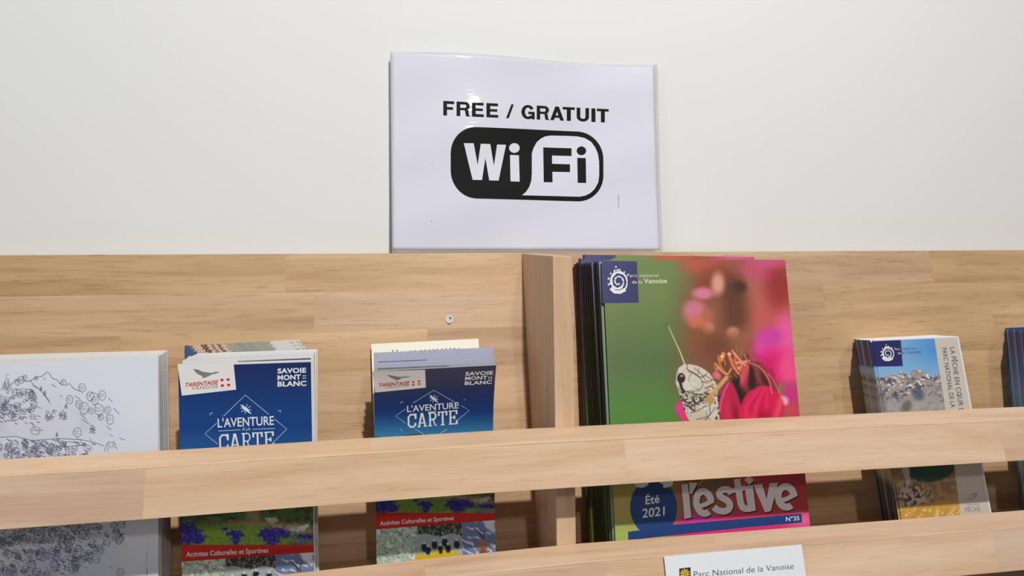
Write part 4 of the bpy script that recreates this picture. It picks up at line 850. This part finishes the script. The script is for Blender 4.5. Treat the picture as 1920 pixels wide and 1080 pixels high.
def spiral(s, o, cx, cy, R, mat, sq=1.18):
    L = []
    for turn in range(2):
        for k in range(22):
            a = .8 + turn * 2 * math.pi + k * 2 * math.pi / 22; r = R * (.20 + .36 * (a - .8) / (2 * math.pi)); r2 = R * (.20 + .36 * (a + .30 - .8) / (2 * math.pi))
            w = R * (.12 + .10 * turn + .05 * math.sin(k * 1.9)) * (1 if turn == 0 or k < 17 else .6)
            L.append(([(cx + r * math.cos(a), cy + sq * r * math.sin(a)), (cx + r2 * math.cos(a + .30), cy + sq * r2 * math.sin(a + .30))], w))
    for k in range(9):
        a = 1.3 + k * .5; L.append(([(cx + R * .98 * math.cos(a), cy + sq * R * .98 * math.sin(a)), (cx + R * 1.02 * math.cos(a + .14), cy + sq * R * 1.02 * math.sin(a + .14))], R * .13))
    for x, y, w in ((-.45, -.85, .16), (-.15, -.98, .2), (-.3, -1.25, .13), (.05, -1.0, .12), (-.95, -.3, .13), (-.9, .15, .15)): L.append(([(cx + x * R, cy + y * R * sq), (cx + (x + .14) * R, cy + (y + .05) * R * sq)], w * R))
    L.append(([(cx - .75 * R, cy + .55 * R * sq), (cx - .35 * R, cy + .86 * R * sq), (cx + .2 * R, cy + .88 * R * sq), (cx + .7 * R, cy + .66 * R * sq)], R * .34))
    draw(s, o, L, 1, mat, .0003, 'spiral_emblem')
polyp(M0, om, [(1127.5, 489), (1194, 490), (1197.5, 567.5), (1129.7, 568.5)], NAVY, .0002, 'logo_square')
spiral(M0, om, 1159, 528, 19, WHITE)
PG = plain('pale_logo_ink', (222, 228, 204), .4, .2)
text(M0, om, 'Parc national', (1175.5, 519.6), (1234.5, 519.4), (1175.5, 513.5), PG, .0, 1.15, n=.00035, ref='P'); text(M0, om, 'de la', (1184.5, 531.6), (1204, 531.6), (1184.5, 526), PG, .0, 1, n=.00035, ref='d'); text(M0, om, 'Vanoise', (1207, 531.6), (1250.5, 531), (1207, 522.6), PG, .01, 1, n=.00035, ref='V')
DB = plain('deep_blue_print', (30, 66, 126), .35, .4)
polyp(M0, om, circle_pts(1225.5, 952, 44, 53, 48, rot=-.05), DB, .0002, 'round_badge')
polyp(M0, om, [(1177.5, 997), (1204, 993.5), (1262, 984), (1503, 963), (1503.3, 979.6), (1400, 988.5), (1290, 1000), (1178, 1013)], DB, .00025, 'title_band')
polyp(M0, om, circle_pts(1202, 903, 14.5, 11.5), WHITE, .0003, 'title_fragment'); polyp(M0, om, [(1060 + x / 6.354, 860 + y / 6.354) for x, y in ((1112, 200), (1260, 210), (1283, 275), (1283, 303), (1250, 330), (1205, 348), (1168, 345), (1162, 305), (1125, 290))], WHITE, .0003, 'title_fragment')
K7 = lambda x, y: (1060 + x / 6.354, 860 + y / 6.354)
text(M0, om, '\u00c9t\u00e9', K7(955, 546), K7(1122, 524), K7(948, 448), WHITE, .012, 1, .05, n=.0004, ref='E'); text(M0, om, '2021', K7(915, 708), K7(1186, 674), K7(912, 598), WHITE, .012, 1, .05, n=.0004)
TS = plain('title_shadow_print', (62, 24, 34), .4, .2); TW = plain('title_pale_print', (226, 222, 222), .4, .2)
K4 = lambda x, y: (1060 + x / 4., 860 + y / 4.)
tit_p = [[(868, 193), (917, 187), (945, 440), (893, 453)], [(928, 176), (992, 184), (948, 262), (930, 262)], [(1342, 208), (1404, 198), (1428, 388), (1374, 400)], [(1374, 126), (1414, 160), (1380, 196), (1338, 160)],
         [(1408, 198), (1474, 188), (1508, 300), (1530, 184), (1594, 180), (1540, 392), (1496, 402)], [(1232, 224), (1345, 200), (1347, 236), (1238, 262)]]
def earc(cx, cy, rx, ry, rot): return [(cx + rx * math.cos(math.radians(a)) * math.cos(rot) - ry * math.sin(math.radians(a)) * math.sin(rot), cy + rx * math.cos(math.radians(a)) * math.sin(rot) + ry * math.sin(math.radians(a)) * math.cos(rot)) for a in range(0, -312, -12)]
tit_r = [(earc(1037, 328, 56, 84, -.15), 50), ([(990, 362), (1040, 346), (1108, 312)], 34), ([(1246, 258), (1226, 234), (1192, 228), (1160, 240), (1150, 268), (1168, 292), (1202, 306), (1230, 330), (1234, 364), (1212, 390), (1174, 396), (1136, 384), (1112, 362)], 50),
         ([(1286, 152), (1302, 260), (1312, 330), (1326, 366), (1352, 376), (1380, 372)], 50), (earc(1654, 286, 60, 78, -.15), 52), ([(1606, 318), (1660, 300), (1732, 262)], 34)]
for dx, dy, mt, nn in ((8, 9, TS, .0003), (0, 0, TW, .0005)):
    V, F, O = [], [], []
    for i, p in enumerate(tit_p): b = len(V); V += [K4(x + dx, y + dy) for x, y in p]; F.append(tuple(range(b, b + len(p)))); O += [i * 6e-6] * len(p)
    for i, (p, w) in enumerate(tit_r):
        p = chaikin([(x + dx, y + dy) for x, y in p]) if len(p) > 3 else [(x + dx, y + dy) for x, y in p]
        v, f = ribbons([(p, w)], w); b = len(V); V += [K4(*q) for q in v]; F += [tuple(b + k for k in q) for q in f]; O += [(i + 7) * 6e-6] * len(v)
    put(M0, 'title_lettering', om, np.array([M0.uv(*p) for p in V]), F, mt, nn + np.array(O))
text(M0, om, 'N\u00b035', (1473.5, 977.6), (1498.7, 975.3), (1473, 969), WHITE, .01, 1, n=.0004)

# ---- fishing guides
P0 = Sheet((1636.5, 637.5), (1797, 630.5), .712, .664, L2=(1690, 972))
def sx(Y): return np.interp(Y, [636, 867, 965], [1752, 1788, 1801])
def fish_paint(X, Y):
    im = base(X, (122, 170, 214)); im = mixin(im, np.clip((X - 1690) / 60, 0, 1) * np.clip((720 - Y) / 60, 0, 1), (84, 148, 210)); im = mixin(im, np.clip((Y - 660) / 60, 0, 1) * .5, (160, 196, 224))
    n = fbm(X / 9 - Y / 30, Y / 8 + X / 40, 4); n2 = fbm(X / 4.2 + Y / 16 + 8, Y / 5.5 - X / 30, 4); r = 705 - 12 * np.exp(-((X - 1720) / 16) ** 2) - 6 * np.exp(-((X - 1685) / 12) ** 2) + (fbm(X / 5, X * 0, 3) - .5) * 14 + np.clip(1668 - X, 0, 40) * .25
    h = np.clip((Y - r) / 1.2, 0, 1); im = mixin(im, h, (150, 144, 142)); im = mixin(im, h * np.clip((n - .5) * 9, 0, 1), (84, 84, 92)); im = mixin(im, h * np.clip((.47 - n) * 9, 0, 1) * .6, (172, 152, 138)); im = mixin(im, h * np.clip((n2 - .56) * 9, 0, 1) * .8, (178, 164, 154))
    im = mixin(im, h * np.clip((fbm(X / 6 + Y / 9 + 30, Y / 3.4 - X / 9, 3) - .63) * 16, 0, 1) * np.clip((745 - Y) / 10, 0, 1), (226, 228, 234)); g = h * np.clip((Y - 738) / 22, 0, 1); im = mixin(im, g * .75, (170, 168, 168)); blob(im, X, Y, 1700, 762, 9, 12, (96, 88, 86), .4, .5, .7); blob(im, X, Y, 1722, 738, 12, 12, (84, 92, 108), .7, .5, .8)
    im = mixin(im, h * np.clip((1666 - X) / 10, 0, 1) * np.clip((Y - 722) / 20, 0, 1) * .5, (96, 98, 100))
    w = np.clip((Y - 820) / 15, 0, 1); lo = base(X, (170, 140, 98)); lo = mixin(lo, np.clip((n - .48) * 8, 0, 1) * .6, (128, 98, 62)); lo = mixin(lo, np.clip(np.sin(Y / 2.6 + n * 6) * 1.5, 0, 1) * np.clip((1678 - X) / 6, 0, 1) * .7, (90, 62, 38))
    blob(lo, X, Y, 1745, 872, 48, 32, (44, 78, 62), -.15, .08); pol(lo, X, Y, [(1684, 865), (1704, 864), (1706, 895), (1712, 906), (1710, 914), (1698, 914), (1700, 903), (1694, 890), (1690, 872)], (198, 186, 172), 1.)
    rk = np.clip(1.4 - np.sqrt(((X - 1712) / 34) ** 2 + ((Y - 935) / 30) ** 2), 0, 1); lo = mixin(lo, rk * np.clip((n2 - .46) * 9, 0, 1), (198, 184, 176)); lo = mixin(lo, rk * np.clip((.50 - n2) * 10, 0, 1) * .9, (70, 56, 54))
    lo = mixin(lo, np.clip((Y - 945 + (X - 1700) * .12) / 6, 0, 1) * .9, (206, 158, 70)); lo = mixin(lo, np.clip((Y - 948) / 6, 0, 1) * np.clip((n2 - .55) * 9, 0, 1) * .7, (236, 214, 160))
    im = im * (1 - w[..., None]) + lo * w[..., None]
    im = mixin(im, np.clip(X - sx(Y) + .5, 0, 1), (204, 196, 184)); return im
def fish_spine(X, Y):
    im = base(X, (70, 120, 160)); im = fish_paint(X + 8, Y); im = mixin(im, np.clip((691 - Y) / 2, 0, 1), (44, 44, 100)); im = mixin(im, np.clip((Y - 900) / 20, 0, 1), (42, 40, 34)); return im
def fish_full(X, Y):
    im = fish_paint(X, Y); pol(im, X, Y, [(1600, 600), (1685.7, 600), (1692.6, 686.5), (1600, 688.5)], (44, 44, 100), .8); return im
fb = body_mesh('fishing_guide', P0, .0044, fish_spine, 60, (232, 228, 218)); fc = cover_grid('cover', P0, fish_full, 100, 140, (.0022, .0016))
fp = body_mesh('fishing_guide_pale', P0, .0044, lambda X, Y: fish_spine(X, Y) * .45 + 100, 50, (232, 228, 218))
fl = [((1604, 634.5), (1741, 628)), ((1605, 636.5), (1746, 628.5)), ((1609.5, 636), (1752, 629)), ((1615.5, 636.8), (1759, 629.8)), ((1619.5, 637), (1765, 630)), ((1625.5, 637.2), (1775, 630)), ((1631, 637.4), (1788, 630.2))]
fl = [tuple((lerp(fl[int(i)][j][0], fl[min(int(i) + 1, 6)][j][0], i % 1), lerp(fl[int(i)][j][1], fl[min(int(i) + 1, 6)][j][1], i % 1)) for j in (0, 1)) for i in np.arange(0, 6.6, .5)]
for k, (a, b) in enumerate(fl):
    t = k / 13.3; q = Sheet(a, b, lerp(.776, .712, t), lerp(.728, .664, t), L2=(a[0] + 52, 972)); q.W = P0.W
    o = stack_member(q, fp if k in (3, 6, 7, 11) else fb, [(fc, GLOSS, 'cover')], 'fishing_guide', [GLOSS], 'fishing guide booklet behind the front one, only a strip of its left edge showing', 'fishing guides behind the front copy')
of = thing_at('fishing_guide', body_mesh('fishing_guide_front', P0, .0018, fish_spine, 60, (232, 228, 218)), P0, [GLOSS], 'front fishing guide with mountain photo and beige title strip reading LA PECHE', 'booklet')
child('cover', cover_grid('cover', P0, fish_full, 200, 420, (.0016, .0014)), of, [GLOSS])
spiral(P0, of, 1664, 663, 13, WHITE, 1.05)
SB = plain('sky_logo_ink', (70, 112, 172), .4, .2)
text(P0, of, 'Parc', (1677, 656.5), (1687, 656.3), (1677, 652.5), PG, 0, 1, n=.00035); text(P0, of, 'national', (1691, 656), (1715.5, 655), (1691, 651.8), SB, 0, 1, n=.00035)
text(P0, of, 'de', (1683, 664.2), (1689, 664.2), (1683, 660.2), PG, 0, 1, n=.00035); text(P0, of, 'la Vanoise', (1691, 664), (1727, 662), (1691, 658), SB, 0, 1, n=.00035)
TX = plain('slate_title_ink', (92, 96, 112), .5)
text(P0, of, 'LA P\u00caCHE EN C\u0152UR DU', (1780.6, 651.5), (1800.0, 782), (1789.5, 651.0), TX, .008, 1.05, n=.0003, ref='LA'); text(P0, of, 'PARC NATIONAL DE LA', (1765.7, 652.5), (1782.5, 764.5), (1774.5, 652.0), TX, .008, 1.05, n=.0003, ref='LA')
text(P0, of, 'P\u00caCHE', (1810, 960), (1838.5, 958), (1809, 951.5), plain('thin_grey_ink', (140, 136, 130), .5), -.005, 1, n=.0003, ref='P')
draw(P0, of, [([(1814, 935), (1822, 936), (1829, 930), (1831, 925)], 1), ([(1816, 932), (1824, 926), (1831, 925)], .8), ([(1812, 947), (1836, 945)], .5)], 1, plain('dark_grey_ink', (70, 70, 78), .6), .0003, 'fish_mark')

# ---- blue leaflets at the right edge of the picture
def blue_paint(X, Y):
    im = base(X, (44, 62, 122)); im = mixin(im, np.clip((Y - 640) / 100, 0, 1), (92, 140, 192)); im = mixin(im, np.clip((Y - 820) / 60, 0, 1), (128, 156, 156)); im = mixin(im, np.clip((Y - 900) / 30, 0, 1), (70, 90, 84)); return im
Q0 = Sheet((1926, 619), (2080, 612), .712, .664, L2=(1962, 972))
qb = body_mesh('blue_leaflet', Q0, .0041, blue_paint, 50, (210, 214, 220)); qc = grid_mesh('cover', Q0, blue_paint, 30, 60)
qp = body_mesh('blue_leaflet_pale', Q0, .0041, lambda X, Y: blue_paint(X, Y) * .6 + 90, 50, (210, 214, 220))
ql = [(1885.5, 615), (1890, 617), (1896, 617.5), (1900, 618), (1905, 618), (1911, 618.5), (1915.5, 618.5), (1920, 619)]
ql = ql + [(1926, 619)]
ql = [(lerp(ql[int(i)][0], ql[min(int(i) + 1, 8)][0], i % 1) + random.uniform(-.5, .5), lerp(ql[int(i)][1], ql[min(int(i) + 1, 8)][1], i % 1)) for i in np.arange(0, 8.1, .6)]
for k, a in enumerate(ql):
    t = k / 13; q = Sheet(a, (a[0] + 154, a[1] - 7), lerp(.776, .712, t), lerp(.728, .664, t), L2=(a[0] + 34, 972)); q.W = Q0.W
    stack_member(q, qp if k % 4 == 2 else qb, [(qc, GLOSS, 'cover')], 'blue_leaflet', [GLOSS], 'blue leaflet in the stack at the far right, only its left edge in view', 'blue leaflets at the right edge')

# ---- name card on the lower rail
zc = at(1245, 1043, .6250)[2]
N0 = Sheet((1245, 1043), (1503, 1021), .6236, .6236 - .0093, bottom=zc - .036)
card = thing_at('label_card', body_mesh('label_card', N0, .0005, None, 4, (236, 240, 244), False), N0, [plain('white_card', (236, 240, 244), .5)], 'white name card reading Parc National de la Vanoise stuck on the lower rail', 'label')
card.data.materials.clear(); card.data.materials.append(plain('white_card', (236, 240, 244), .5))
text(N0, card, 'Parc National de la Vanoise', (1300.5, 1082.5), (1488, 1066.3), (1300.5, 1071.5), plain('thin_black_ink', (70, 74, 82), .5), -.010, 1, n=.0003, ref='P')
polyp(N0, card, [(1273.5, 1066), (1294.5, 1063.5), (1295, 1086), (1274, 1088.5)], plain('dark_navy_ink', (34, 38, 62), .4), .0002, 'emblem')
YL = plain('yellow_ink', (232, 200, 60), .4); L = []
for k in range(10):
    a = k * math.pi / 5 + .2; L.append(([(1284, 1075.5), (1284 + 9.2 * math.cos(a), 1075.5 + 9.2 * math.sin(a))], 2.6))
draw(N0, card, L, 1, YL, .0003, 'flower_emblem'); polyp(N0, card, circle_pts(1284, 1075.5, 4, 4, 14), plain('ochre_ink', (190, 150, 40), .5), .0004, 'flower_emblem')
bpy.context.view_layer.update()
